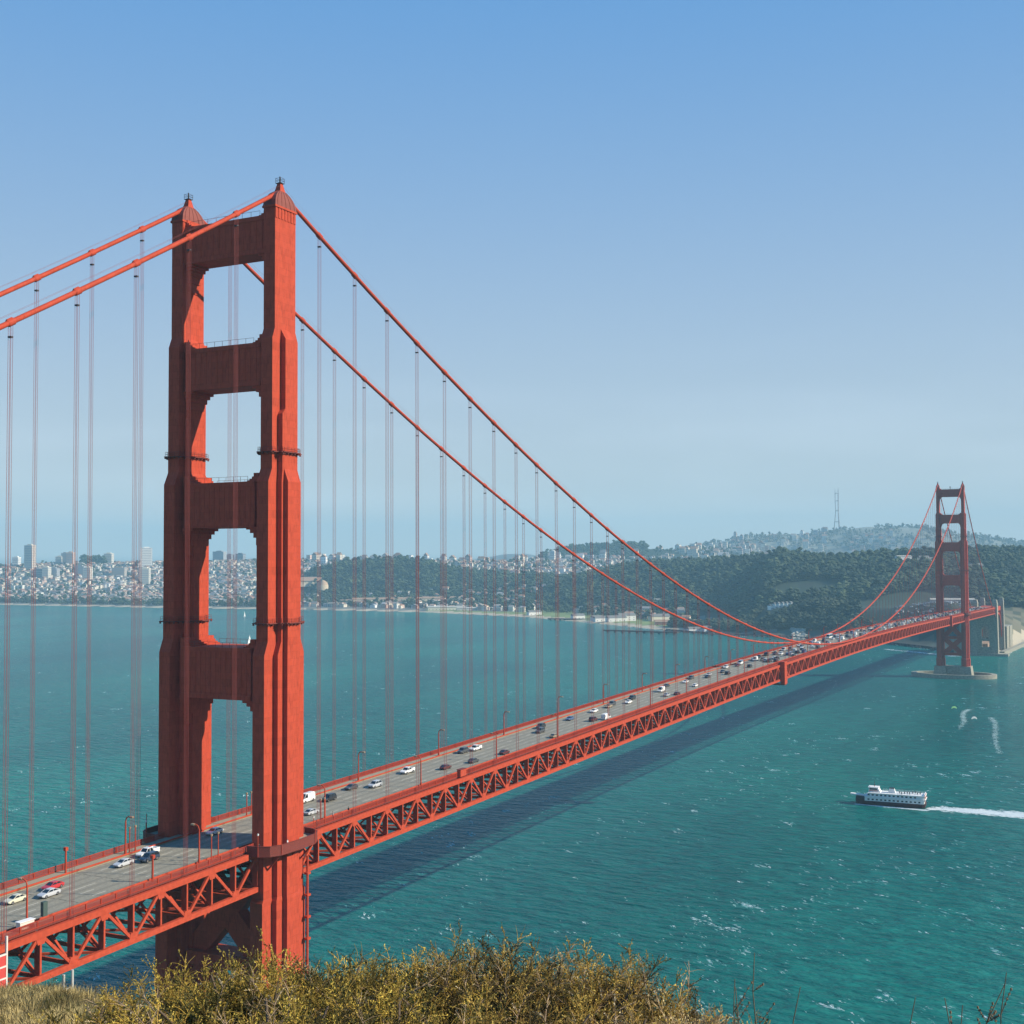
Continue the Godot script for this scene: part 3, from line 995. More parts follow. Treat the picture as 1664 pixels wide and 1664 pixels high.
func pylon(x: float, deep: float, arched: bool, label: String) -> void:
	var o := thing("pylon", label, "pylon", Vector3(x, 0, 0))
	for s in [-1.0, 1.0]:
		var mb := Mb.new()
		mb.loft([[Vector3(-deep * 0.5, 0, s * 9.0), Vector3(deep * 0.5, 0, s * 9.0), Vector3(deep * 0.5, 0, s * 17.0), Vector3(-deep * 0.5, 0, s * 17.0)], [Vector3(-deep * 0.45, 74, s * 9.6), Vector3(deep * 0.45, 74, s * 9.6), Vector3(deep * 0.45, 74, s * 16.2), Vector3(-deep * 0.45, 74, s * 16.2)], [Vector3(-deep * 0.36, 78.5, s * 10.6), Vector3(deep * 0.36, 78.5, s * 10.6), Vector3(deep * 0.36, 78.5, s * 15.4), Vector3(-deep * 0.36, 78.5, s * 15.4)]], [Vector3(0, 0, s * 13), Vector3(0, 74, s * 13), Vector3(0, 78.5, s * 13)])
		part("shaft", mb.done(), M.concrete, o)
	var wm := Mb.new()
	if arched:
		wm.box(Vector3(0, 51.0, 0), Vector3(deep * 0.8, 15.0, 19.0))
		for s in [-1.0, 1.0]: wm.box(Vector3(0, 22.0, s * 7.4), Vector3(deep * 0.8, 44.0, 4.2))
		wm.box(Vector3(0, 6.0, 0), Vector3(deep * 0.8, 12.0, 12.0))
		wm.box(Vector3(0, 22.5, 0), Vector3(deep * 0.7, 1.6, 12.0))
		wm.box(Vector3(3, 30, -26), Vector3(deep * 0.7, 58, 18.0))
		wm.box(Vector3(0, 1.6, 0), Vector3(deep + 8.0, 3.4, 60.0))
		for k in 8:   # rounded head of the recess
			var a := PI * (k + 0.5) / 8.0
			wm.box(Vector3(0, 37.5 + 7.5 * sin(a) * 0.8, cos(a) * 5.4), Vector3(deep * 0.78, 3.4, 2.6))
	else:
		wm.box(Vector3(0, 40.0, 0), Vector3(deep * 0.8, 40.0, 19.0))
	part("web_wall", wm.done(), M.concrete, o)

const ORD := ["first", "second", "third", "fourth", "fifth", "sixth", "seventh", "eighth", "ninth", "tenth", "eleventh", "twelfth", "thirteenth", "fourteenth", "fifteenth", "sixteenth", "seventeenth", "eighteenth", "nineteenth", "twentieth", "twenty-first", "twenty-second", "twenty-third", "twenty-fourth", "twenty-fifth", "twenty-sixth", "twenty-seventh", "twenty-eighth"]

func lamp_meshes() -> Array:
	var pole := Mb.new()
	pole.tube([Vector3(0, 0, 0), Vector3(0, 0.9, 0), Vector3(0, 1.0, 0), Vector3(0, 7.2, 0), Vector3(0, 7.9, 0.25), Vector3(0, 8.25, 0.8), Vector3(0, 8.3, 1.5)], [0.3, 0.28, 0.19, 0.15, 0.14, 0.13, 0.12], 8)
	var head := Mb.new()
	var l := []
	var m := []
	for q in [[8.42, 0.18, 0.3], [8.32, 0.3, 0.5], [8.02, 0.26, 0.42]]:
		l.append([Vector3(-q[1], q[0], 1.7 - q[2]), Vector3(q[1], q[0], 1.7 - q[2]), Vector3(q[1], q[0], 1.7 + q[2]), Vector3(-q[1], q[0], 1.7 + q[2])])
		m.append(Vector3(0, q[0], 1.7))
	head.loft(l, m)
	return [pole.done(), head.done()]

func lamps() -> void:
	var lm := lamp_meshes()
	for s in [-1.0, 1.0]:
		for i in 30:
			var x := -22.86 - 45.72 + 45.72 * i
			if x > SPAN - 10.0 or absf(x) < 5.0: continue
			var where := ""
			if i < 2: where = "%s north of the near tower" % ["second", "first"][i]
			else: where = "%s beyond the near tower" % ORD[i - 2]
			var o := thing("street_lamp", "orange curved-arm street lamp on the %s sidewalk, %s" % ["seaward" if s > 0.0 else "city-side", where], "street lamp", Vector3(x, road_y(x) + 0.28, s * 10.4), PI if s > 0.0 else 0.0, "street lamps along the bridge")
			part("pole", lm[0], M.orange_paint, o)
			part("lantern", lm[1], M.lamp_head, o)
	# pairs of short pole lights near the tower, and lone ones
	var sh := Mb.new()
	sh.tube([Vector3(0, 0, 0), Vector3(0, 0.6, 0), Vector3(0, 5.2, 0)], [0.2, 0.13, 0.1], 8)
	var shm := sh.done()
	var hd := Mb.new()
	hd.tube([Vector3(0, 5.1, 0), Vector3(0, 5.3, 0), Vector3(0, 5.6, 0)], [0.12, 0.3, 0.26], 8)
	var hdm := hd.done()
	for e in [[-21.4, -10.6, "short sign post with a camera box behind the first street lamp, on the city side"], [-19.6, -10.6, "short sign post with a camera box, second behind the city-side street lamp"], [-19.4, 10.8, "short sign post with a camera box on the seaward sidewalk beside the near tower"], [-17.2, 10.8, "short sign post with a camera box on the seaward sidewalk, second from the street lamp"], [19.0, -10.6, "short sign post on the city-side sidewalk seen through the near tower portal"], [20.8, -10.6, "second short sign post on the city-side sidewalk seen through the near tower portal"], [20.6, 10.8, "short sign post on the seaward sidewalk just past the near tower"], [22.1, 10.8, "second short sign post on the seaward sidewalk just past the near tower"]]:
		var o := thing("sign_post", e[2], "post", Vector3(e[0], road_y(e[0]) + 0.28, e[1]))
		part("pole", shm, M.orange_paint, o)
		part("camera_box", hdm, M.lamp_head, o)
	for e in [[-37.0, 10.6, "stout short orange lamp post on the seaward sidewalk of the side span"], [-39.5, -10.8, "stout short orange lamp post on the city-side sidewalk of the side span"]]:
		var o := thing("short_lamp", e[2], "lamp post", Vector3(e[0], road_y(e[0]) + 0.28, e[1]))
		var pm := Mb.new(); pm.tube([Vector3.ZERO, Vector3(0, 4.6, 0)], [0.24, 0.18], 8); part("pole", pm.done(), M.orange_paint, o)
		var hm := Mb.new(); hm.box(Vector3(0, 4.9, 0), Vector3(0.7, 0.7, 0.7)); part("lantern", hm.done(), M.orange_paint, o)
	var cb := thing("control_cabinet", "grey-green electrical cabinet fixed to the lamp post at the left of the side span", "cabinet", Vector3(-65.2, road_y(-65.2) + 0.3, 11.0))
	var m1 := Mb.new(); m1.box(Vector3(0, 2.2, 0), Vector3(1.0, 2.6, 0.7)); part("casing", m1.done(), mat("cabinet_green", rgb(0.05, 0.08, 0.07), 0.6), cb)
	var bx := thing("equipment_box", "long white equipment box lying along the seaward sidewalk of the side span", "box", Vector3(-70.2, road_y(-70.2) + 0.3, 11.8), -0.05)
	var m2 := Mb.new(); m2.box(Vector3(0, 0.9, 0), Vector3(3.0, 1.3, 1.1)); part("casing", m2.done(), M.safety_white, bx)
	var m3 := Mb.new(); m3.box(Vector3(0, 1.6, 0), Vector3(3.3, 0.12, 1.4)); part("lid", m3.done(), M.white_boat, bx)

# ================================================================ far shore
func tree_mesh(seed_: int, fat: float, tall := 1.0) -> ArrayMesh:
	var r := RandomNumberGenerator.new()
	r.seed = seed_
	var mb := Mb.new()
	mb.tube([Vector3(0, -2, 0), Vector3(0, 5, 0)], [0.5, 0.3], 4, false)
	for k in 7:
		var a := r.randf() * TAU
		var c := Vector3(cos(a) * r.randf_range(0.5, 3.4) * fat, r.randf_range(4.0, 12.0) * tall, sin(a) * r.randf_range(0.5, 3.4) * fat)
		var s := r.randf_range(2.0, 3.6)
		var ring := []
		for i in 6:
			var q := TAU * i / 6.0 + r.randf() * 0.6
			ring.append(c + Vector3(cos(q) * s * r.randf_range(0.7, 1.25), r.randf_range(-0.9, 0.9), sin(q) * s * r.randf_range(0.7, 1.25)))
		var top := c + Vector3(r.randf_range(-0.8, 0.8), s * r.randf_range(0.6, 1.0), r.randf_range(-0.8, 0.8))
		var low := c - Vector3(0, s * 0.7, 0)
		for i in 6:
			mb.quad(ring[i], ring[(i + 1) % 6], top, top, c)
			mb.quad(ring[i], ring[(i + 1) % 6], low, low, c)
	return mb.done()

func scatter_trees(called: String, count: int, meshes: Array, inside: Callable, b0: float, b1: float, d0: float, d1: float, size: float, dark: Color, light: Color) -> void:
	var sets := []
	for m in meshes: sets.append([[], []])
	var got := 0
	var tries := 0
	while got < count and tries < count * 6:
		tries += 1
		var d := sqrt(rng.randf() * (d1 * d1 - d0 * d0) + d0 * d0)
		var p := spot(rng.randf_range(b0, b1), d)
		var ok: float = inside.call(p, tries)
		if ok <= 0.0 or rng.randf() > ok: continue
		var s := size * (rng.randf_range(0.5, 1.0) if rng.randf() < 0.7 else rng.randf_range(1.0, 1.7))
		var k := got % meshes.size()
		sets[k][0].append(Transform3D(Basis().rotated(Vector3.UP, rng.randf() * TAU).scaled(Vector3(s, s * rng.randf_range(0.8, 1.25), s)), Vector3(p.x, ground(p.x, p.y) - 0.5, p.y)))
		var t := clampf(0.42 + 0.9 * noise.get_noise_2d(p.x * 2.2, p.y * 2.2) + 0.6 * noise.get_noise_2d(p.x * 9.0, p.y * 9.0) + rng.randf_range(-0.2, 0.2), 0.0, 1.0)
		sets[k][1].append(dark.lerp(light, t))
		got += 1
	for k in meshes.size():
		if sets[k][0].size():
			many(called, meshes[k], M.leaf_tint, sets[k][0], sets[k][1])

func house_mesh(roof: Color, kind: int) -> ArrayMesh:
	var mb := Mb.new()
	mb.use_color = true
	mb.col = Color(1, 1, 1)
	mb.box(Vector3(0, 0.3, 0), Vector3(1, 1.4, 1))   # unit house, scaled to its lot
	mb.col = Color(0.3, 0.33, 0.38)
	for f in 3:
		for s in [-1.0, 1.0]:
			for k in 3:
				mb.box(Vector3(s * 0.5, 0.15 + f * 0.3, -0.3 + k * 0.3), Vector3(0.02, 0.13, 0.13))
				mb.box(Vector3(-0.3 + k * 0.3, 0.15 + f * 0.3, s * 0.5), Vector3(0.13, 0.13, 0.02))
	mb.col = roof
	if kind == 0:
		mb.box(Vector3(0, 1.02, 0), Vector3(1.04, 0.05, 1.04))
	else:
		var a := Vector3(0, 1.32, -0.5); var b := Vector3(0, 1.32, 0.5)
		mb.quad(Vector3(-0.55, 0.99, -0.52), Vector3(-0.55, 0.99, 0.52), b, a, Vector3(0, 0.9, 0))
		mb.quad(Vector3(0.55, 0.99, -0.52), Vector3(0.55, 0.99, 0.52), b, a, Vector3(0, 0.9, 0))
		mb.tri(Vector3(-0.55, 0.99, -0.52), Vector3(0.55, 0.99, -0.52), a)
		mb.tri(Vector3(-0.55, 0.99, 0.52), Vector3(0.55, 0.99, 0.52), b)
	return mb.done()

func tower_block(label: String, bearing: float, metres: float, wide: float, deep: float, high: float, wall: Color, turn: float) -> void:
	var p := spot(bearing, metres)
	var o := thing("apartment_tower", label, "building", Vector3(p.x, ground(p.x, p.y) - 3.0, p.y), turn)
	var mb := Mb.new(); mb.box(Vector3(0, high * 0.5, 0), Vector3(deep, high, wide))
	var wm := mat("wall_paint", wall, 0.85)
	part("wall", mb.done(), wm, o)
	var k := int(high / 7.0)
	var wb := Mb.new()
	for i in k:
		wb.box(Vector3(0, 5.0 + i * 7.0, 0), Vector3(deep + 0.5, 2.6, wide * 0.86))
		wb.box(Vector3(0, 5.0 + i * 7.0, 0), Vector3(deep * 0.86, 2.6, wide + 0.5))
	var w := part("window_band", wb.done(), M.far_glass, o)
	var rb := Mb.new(); rb.box(Vector3(0, high + 2.0, 0), Vector3(deep * 0.5, 4.0, wide * 0.5))
	part("roof_house", rb.done(), wm, o)

func build_far_shore() -> void:
	var trees := [tree_mesh(1, 1.0), tree_mesh(2, 0.8), tree_mesh(3, 1.4, 0.75), tree_mesh(4, 0.75, 1.1), tree_mesh(5, 0.7, 1.0), tree_mesh(6, 1.6, 0.7)]
	var dark := Color(0.008, 0.024, 0.012)
	var light := Color(0.06, 0.085, 0.03)
	var clear := [[-14.51, 2380.0, 55.0], [-13.31, 2560.0, 75.0], [-8.81, 2760.0, 60.0], [-19.53, 3010.0, 60.0], [-20.14, 2980.0, 50.0], [-10.91, 2330.0, 60.0], [-8.04, 2260.0, 120.0], [-8.30, 2420.0, 90.0]]
	var open := func(p: Vector2) -> bool:
		for c in clear:
			if p.distance_to(spot(c[0], c[1])) < c[2]: return true
		return false
	scatter_trees("forest", 38000, trees, func(p, i): return 0.0 if ridge(0, p) < 38.0 or (p.y < -520.0 and coast(p.x, p.y) < 260.0) or (open as Callable).call(p) else 1.0, -24.77, -2.84, 2450.0, 3900.0, 1.1, dark, light)
	scatter_trees("woodland", 14000, trees, func(p, i): return 0.0 if coast(p.x, p.y) < 40.0 or ridge(0, p) >= 38.0 or (open as Callable).call(p) or noise.get_noise_2d(p.x * 3.0, p.y * 3.0) > 0.3 else 1.0, -19.53, -5.27, 2180.0, 2800.0, 0.75, dark, Color(0.055, 0.07, 0.03))
	scatter_trees("forest", 5500, trees, func(p, i): return 0.0 if ridge(3, p) < 30.0 else (0.3 if noise.get_noise_2d(p.x * 4.0, p.y * 4.0) > 0.25 else 1.0), -35.97, -24.77, 3750.0, 4300.0, 1.25, dark, light)
	scatter_trees("woodland", 6000, trees, func(p, i): return 0.0 if coast(p.x, p.y) < 150.0 or ridge(3, p) > 40.0 or noise.get_noise_2d(p.x * 4.0, p.y * 4.0) > 0.18 else 1.0, -36.66, -18.26, 2600.0, 4000.0, 1.0, dark, light)
	scatter_trees("hill_forest", 3000, trees, func(p, i): return 0.0 if ridge(5, p) < 70.0 else 1.0, -25.34, -20.51, 5250.0, 5700.0, 1.5, dark, light)
	scatter_trees("city_trees", 8000, trees, func(p, i): return 0.0 if coast(p.x, p.y) < 60.0 or noise.get_noise_2d(p.x * 2.5, p.y * 2.5) > 0.16 else 1.0, -54.38, -16.32, 3700.0, 6200.0, 1.1, dark, light)
	scatter_trees("hill_forest", 2200, trees, func(p, i): return 0.0 if ridge(7, p) < 150.0 or noise.get_noise_2d(p.x, p.y) > 0.1 else 1.0, -17.99, -3.32, 6300.0, 7300.0, 1.2, Color(0.12, 0.14, 0.12), Color(0.2, 0.22, 0.19))  # pale tree colours here stand in for haze
	# trees along the waterfront of the town
	scatter_trees("waterfront_trees", 1100, trees, func(p, i): return 1.0 if coast(p.x, p.y) > 60.0 and coast(p.x, p.y) < 190.0 else 0.0, -50.68, -36.66, 3600.0, 4800.0, 1.1, dark, light)
	# the town: houses
	var roofs := [house_mesh(Color(0.5, 0.5, 0.5), 0), house_mesh(Color(0.45, 0.3, 0.24), 1), house_mesh(Color(0.4, 0.4, 0.42), 1)]
	var walls := [Color(0.72, 0.7, 0.63), Color(0.8, 0.79, 0.75), Color(0.66, 0.6, 0.48), Color(0.72, 0.66, 0.54), Color(0.6, 0.55, 0.48), Color(0.6, 0.44, 0.36), Color(0.42, 0.43, 0.44), Color(0.78, 0.73, 0.6)]
	var tones := ["cream-grey", "white", "tan", "cream", "beige", "pinkish brown", "grey", "pale yellow"]
	var lots := []
	var spread := [[-54.82, -35.97, 3700.0, 6100.0, 8200, 1.0], [-35.97, -21.64, 4450.0, 5500.0, 1900, 1.0], [-21.93, -14.67, 5200.0, 6600.0, 900, 1.0], [-16.60, -12.37, 6350.0, 6950.0, 150, 1.0], [-36.38, -20.23, 3180.0, 3900.0, 420, 1.0], [-11.44, -8.81, 6400.0, 6700.0, 120, 1.0], [-23.92, -18.68, 2500.0, 3150.0, 46, 1.0]]
	for e in spread:
		var got := 0
		var tries := 0
		while got < e[4] and tries < e[4] * 8:
			tries += 1
			var d: float = sqrt(rng.randf() * (e[3] * e[3] - e[2] * e[2]) + e[2] * e[2])
			var p := spot(rng.randf_range(e[0], e[1]), d)
			if e[2] > 3500.0:   # rows along the streets, with gaps at the crossings
				var g := p.rotated(-0.16)
				g.x = snappedf(g.x, 34.0) + (9.0 if rng.randf() < 0.5 else -9.0) + rng.randf_range(-1.5, 1.5)
				g.y = snappedf(g.y, 12.0) + rng.randf_range(-1.0, 1.0)
				if fposmod(g.y, 120.0) < 16.0: continue
				p = g.rotated(0.16)
			var s := coast(p.x, p.y)
			if s < 120.0 or (e[4] != 46 and wooded(p) > 0.5) or (e[4] == 46 and (s > 330.0 or s < 140.0)): continue
			if e[4] != 46 and noise.get_noise_2d(p.x * 2.5, p.y * 2.5) < -0.12: continue
			if e[4] == 420 and e[2] < 4000.0 and noise.get_noise_2d(p.x * 8.0 + 999.0, p.y * 8.0) < 0.0: continue
			var high := rng.randf_range(8.0, 14.0)
			var w := rng.randf_range(9.0, 17.0)
			var l := rng.randf_range(11.0, 22.0)
			if e[2] > 4000.0 and d > 5000.0 and rng.randf() < 0.12:
				high = rng.randf_range(18.0, 38.0); w *= 1.5; l *= 1.3
			var yaw := 0.16 + (PI / 2 if rng.randf() < 0.5 else 0.0) + rng.randf_range(-0.05, 0.05)
			lots.append([d, Transform3D(Basis().rotated(Vector3.UP, yaw) * Basis().scaled(Vector3(w, high, l)), Vector3(p.x, ground(p.x, p.y, s) - 0.5, p.y)), walls[got % walls.size()] * rng.randf_range(0.8, 1.1), rng.randi() % 3, w * high / d, got % walls.size()])
			got += 1
	lots.sort_custom(func(a, b): return a[4] > b[4])
	var rest := [[[], []], [[], []], [[], []]]
	var paints := {}
	for i in lots.size():
		var l = lots[i]
		if i < 290:
			var near: bool = l[0] < 4200.0
			var key := str(l[2])
			var m := mat("house_paint", (l[2] as Color).linear_to_srgb(), 0.85)
			m.vertex_color_use_as_albedo = true
			solo("house" if near else "town_building", roofs[l[3]], m, "small pale house among the trees behind the far beach" if near else "%s %s building on the crowded town hillside across the bay" % [tones[l[5]], ["flat-roofed", "brown-roofed", "grey-roofed"][l[3]]], "house" if near else "building", l[1], "houses behind the far beach" if near else "buildings of the town across the bay")
		else:
			rest[l[3]][0].append(l[1]); rest[l[3]][1].append(l[2])
	for k in 3:
		if rest[k][0].size(): many("town_houses", roofs[k], M.tint, rest[k][0], rest[k][1])
	# skyline blocks that stand out
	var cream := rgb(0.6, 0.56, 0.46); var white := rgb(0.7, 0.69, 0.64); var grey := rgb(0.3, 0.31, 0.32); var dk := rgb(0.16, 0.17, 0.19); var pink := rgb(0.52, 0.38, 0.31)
	tower_block("tall slim pale apartment tower, highest on the skyline at the far left", -48.03, 5350.0, 34.0, 30.0, 102.0, cream, 0.3)
	tower_block("tall slab with one dark side and one white side, left of the near tower", -43.20, 5350.0, 46.0, 30.0, 92.0, white, 0.75)
	tower_block("squat cream apartment block below the tall slab beside the near tower", -43.25, 5000.0, 36.0, 30.0, 62.0, cream, 0.5)
	tower_block("pinkish apartment block left of the wooded hilltop park", -46.37, 5450.0, 26.0, 26.0, 62.0, pink, 0.4)
	tower_block("dark apartment block beside the pinkish one on the skyline", -46.60, 5500.0, 24.0, 26.0, 58.0, grey, 0.4)
	tower_block("low pale block left of the dark apartment block on the skyline", -46.83, 5500.0, 26.0, 24.0, 44.0, cream, 0.4)
	tower_block("pale apartment block right of the wooded hilltop park", -44.79, 5500.0, 34.0, 26.0, 52.0, cream, 0.4)
	tower_block("cream apartment tower half way up the slope below the hilltop park", -45.66, 5050.0, 28.0, 26.0, 58.0, cream, 0.4)
	tower_block("broad grey block under the hilltop park on the town slope", -45.97, 5150.0, 38.0, 26.0, 46.0, grey, 0.4)
	tower_block("wide brownish block right of the cream tower on the town slope", -44.35, 5150.0, 52.0, 26.0, 44.0, rgb(0.4, 0.33, 0.26), 0.4)
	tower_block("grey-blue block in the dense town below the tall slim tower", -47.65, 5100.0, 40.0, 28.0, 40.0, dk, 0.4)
	tower_block("pale block beside the grey-blue one on the town slope", -47.35, 5080.0, 24.0, 28.0, 52.0, cream, 0.4)
	tower_block("grey block at the middle of the left town slope", -47.05, 5120.0, 34.0, 28.0, 40.0, grey, 0.4)
	tower_block("white block near the left edge of the town skyline", -48.57, 5450.0, 26.0, 26.0, 48.0, white, 0.4)
	tower_block("grey low tower seen through the near tower portal, left one", -40.03, 5600.0, 52.0, 30.0, 56.0, grey, 0.2)
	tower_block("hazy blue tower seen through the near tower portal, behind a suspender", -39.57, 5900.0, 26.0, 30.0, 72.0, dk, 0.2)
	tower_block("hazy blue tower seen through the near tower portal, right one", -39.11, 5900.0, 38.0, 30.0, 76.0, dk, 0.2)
	tower_block("pale block peeping out right of the tower leg on the skyline", -35.55, 5350.0, 30.0, 26.0, 30.0, cream, 0.2)
	tower_block("white church-like block on the skyline between the bridge cables", -24.83, 5000.0, 20.0, 26.0, 52.0, white, 0.2)
	tower_block("narrow white monument tower below the far blue hill", -11.94, 5200.0, 16.0, 16.0, 58.0, white, 0.2)
	# wooded hilltop park on the left skyline
	scatter_trees("hilltop_grove", 160, trees, func(p, i): return 1.0, -45.89, -45.02, 5480.0, 5620.0, 2.2, dark, light)
	# landmarks behind the beach
	long_house("long cream barracks row in front of the wooded hill", -31.75, 3720.0, 300.0, 16.0, 13.0, rgb(0.62, 0.56, 0.4), 0)
	long_house("second cream barracks row, right of the wooded hill", -29.85, 3700.0, 130.0, 16.0, 12.0, rgb(0.62, 0.56, 0.4), 0)
	long_house("cream barracks at the foot of the wooded hill's left side", -34.01, 3760.0, 110.0, 16.0, 9.0, rgb(0.6, 0.56, 0.44), 0)
	long_house("broad cream exhibition hall beside the domed rotunda", -36.02, 4050.0, 130.0, 40.0, 18.0, rgb(0.6, 0.53, 0.38), 0)
	long_house("low white hangar on the lawn behind the beach", -29.71, 3360.0, 110.0, 24.0, 9.0, rgb(0.62, 0.6, 0.5), 1)
	long_house("pale hangar in front of the dark trees, right of the lawn", -27.91, 3330.0, 160.0, 20.0, 7.0, rgb(0.5, 0.5, 0.46), 1)
	long_house("white boathouse on the right end of the lawn", -22.66, 2720.0, 30.0, 14.0, 8.0, rgb(0.7, 0.7, 0.66), 2)
	long_house("white coast guard house with a grey roof behind the boathouse", -21.93, 2700.0, 44.0, 16.0, 9.0, rgb(0.68, 0.68, 0.64), 2)
	long_house("large white station building on the lawn between the cables", -21.47, 2720.0, 40.0, 16.0, 13.0, rgb(0.7, 0.7, 0.66), 2)
	long_house("cream gabled house right of the station building", -19.95, 2720.0, 44.0, 18.0, 11.0, rgb(0.62, 0.58, 0.46), 2)
	long_house("red roofed long building at the edge of the trees", -19.10, 2560.0, 95.0, 15.0, 7.0, rgb(0.4, 0.2, 0.14), 3)
	long_house("white cottage standing alone on the lawn, left one", -25.71, 3030.0, 34.0, 14.0, 8.0, rgb(0.72, 0.72, 0.68), 2)
	long_house("white cottage standing alone on the lawn, middle one", -23.69, 2830.0, 30.0, 14.0, 8.0, rgb(0.72, 0.72, 0.68), 2)
	long_house("white cottage standing alone on the lawn, right one", -22.81, 2750.0, 26.0, 14.0, 8.0, rgb(0.72, 0.72, 0.68), 2)
	for k in 2:
		long_house(["white wharf shed on the shore under the near cable, left of the pair", "white wharf shed on the shore under the near cable, right of the pair"][k], [-18.38, -17.68][k], 2352.0, 26.0, 12.0, 7.0, rgb(0.74, 0.74, 0.7), 2)
	for k in 6:
		long_house("white gabled officers' house, %s from the left in its row above the bluff" % ORD[k], lerpf(-14.94, -14.04, k / 5.0), 2400.0, 5.4, 10.0, 8.0, rgb(0.78, 0.78, 0.74), 2)
	long_house("large white hospital block among the trees before the distant tower", -9.15, 2760.0, 32.0, 16.0, 13.0, rgb(0.72, 0.71, 0.66), 1)
	long_house("cream house beside the white hospital block", -8.30, 2760.0, 22.0, 14.0, 11.0, rgb(0.66, 0.6, 0.44), 2)
	long_house("white house just left of the distant tower", -7.94, 2760.0, 22.0, 14.0, 9.0, rgb(0.7, 0.7, 0.66), 2)
	long_house("pale house with a grey roof just right of the distant tower", -6.24, 2700.0, 34.0, 16.0, 14.0, rgb(0.56, 0.56, 0.52), 2)
	long_house("white house among trees right of the distant tower", -5.45, 2600.0, 22.0, 14.0, 10.0, rgb(0.7, 0.7, 0.66), 2)
	long_house("long toll plaza roof at the end of the bridge road", -7.15, 2210.0, 70.0, 20.0, 6.0, rgb(0.5, 0.44, 0.4), 1)
	# rotunda with a dome
	var rp := spot(-35.44, 3960.0)
	var ro := thing("domed_rotunda", "cream domed rotunda left of the wooded hill", "building", Vector3(rp.x, ground(rp.x, rp.y), rp.y))
	var rm := Mb.new(); rm.tube([Vector3(0, -2, 0), Vector3(0, 24, 0)], [19.0, 19.0], 16); part("drum", rm.done(), mat("rotunda_paint", rgb(0.56, 0.47, 0.32), 0.85), ro)
	var rd := Mb.new(); rd.tube([Vector3(0, 24, 0), Vector3(0, 31, 0), Vector3(0, 37, 0), Vector3(0, 40, 0)], [18.0, 16.0, 9.0, 1.0], 16); part("dome", rd.done(), mat("dome_paint", rgb(0.5, 0.36, 0.24), 0.8), ro)
	# raised road behind the beach
	var vd := thing("viaduct", "long pale elevated road running behind the far beach", "viaduct")
	var a := spot(-36.11, 3880.0); var b := spot(-31.89, 3650.0); var c2 := spot(-27.62, 3500.0)
	var vm := Mb.new()
	vm.bar(Vector3(a.x, 15, a.y), Vector3(b.x, 14, b.y), 22.0, 2.2)
	vm.bar(Vector3(b.x, 14, b.y), Vector3(c2.x, 10, c2.y), 22.0, 2.2)
	part("road_deck", vm.done(), M.pale_wall, vd)
	for k in 12:
		var q := a.lerp(b, k / 11.0)
		var cm := Mb.new(); cm.box(Vector3(q.x, 7, q.y), Vector3(3, 16, 14)); part("column", cm.done(), M.pale_wall, vd)
	# piers
	pier_thing("dark timber pier running out from the far beach, left one", Vector2(2335, -1010), Vector2(2345, -895), 9.0)
	pier_thing("longer dark pier with a crossbar off the point, right one", Vector2(1958, -716), Vector2(1935, -560), 10.0)
	var sw := thing("seawall", "grey seawall along the foot of the wooded bluff", "wall")
	var swm := Mb.new()
	var pts := [Vector2(2036, -618), Vector2(1960, -519), Vector2(1913, -360), Vector2(1846, -190), Vector2(1728, -84), Vector2(1660, -40)]
	for k in pts.size() - 1:
		swm.bar(Vector3(pts[k].x, 1.6, pts[k].y), Vector3(pts[k + 1].x, 1.6, pts[k + 1].y), 5.0, 4.4)
	part("wall", swm.done(), M.dark_rock, sw)
	var sw2 := thing("embankment", "tan embankment wall at the water below the right-hand hillside", "wall")
	var em := Mb.new()
	for q in [[1652, 19, 1722, 24], [1722, 24, 1902, 34], [1902, 34, 2060, 90]]:
		em.bar(Vector3(q[0], 2.0, q[1]), Vector3(q[2], 2.0, q[3]), 7.0, 5.2)
	part("wall", em.done(), M.concrete, sw2)
	# fort at the foot of the arch
	var ft := thing("brick_fort", "low brick fort under the steel arch at the point", "fort", Vector3(1676, 0, -22))
	var fmb := Mb.new(); fmb.box(Vector3(0, 8, 0), Vector3(62, 15, 46)); part("wall", fmb.done(), M.roof_tile, ft)
	# mast
	var tp := spot(-11.94, 7000.0)
	var tg := ground(tp.x, tp.y)
	var mt := thing("radio_mast", "tall three-legged radio mast on the hazy far hill", "mast", Vector3(tp.x, tg, tp.y))
	var heights := [0.0, 55.0, 116.0, 170.0, 200.0, 214.0]
	for k in 3:
		var lm := Mb.new()
		var q := TAU * k / 3.0 + 0.4
		var leg := []
		for e in [[0.0, 20.0], [116.0, 9.0], [170.0, 11.0], [214.0, 11.0]]:
			leg.append(Vector3(cos(q) * e[1], e[0] - 2.0, sin(q) * e[1]))
		lm.tube(leg, [2.4, 1.7, 1.7, 1.7], 5)
		lm.tube([leg[3], leg[3] + Vector3(0, 26, 0)], [1.0, 0.6], 4)
		part("leg", lm.done(), M.steel_mast, mt)
	var cr := Mb.new()
	for h in [55.0, 116.0, 170.0, 212.0]:
		var r := 15.0 if h < 60.0 else 11.0
		cr.box(Vector3(0, h, 0), Vector3(r * 1.7, 2.4, r * 1.7))
	part("crosspiece", cr.done(), M.steel_mast, mt)
	# chalky rocks where the bluff has slipped
	var rk := []
	var rc := []
	for i in 260:
		var p := spot(-13.69 + rng.randf_range(-0.28, 0.28), rng.randf_range(2170.0, 2260.0))
		var g := ground(p.x, p.y)
		rk.append(Transform3D(Basis.from_euler(Vector3(rng.randf() * 3.0, rng.randf() * 3.0, 0)).scaled(Vector3.ONE * rng.randf_range(2.0, 6.0)), Vector3(p.x, g, p.y)))
		rc.append(Color(0.4, 0.38, 0.32) * rng.randf_range(0.7, 1.1))
	many("pale_rubble", chip(4), M.tint, rk, rc)
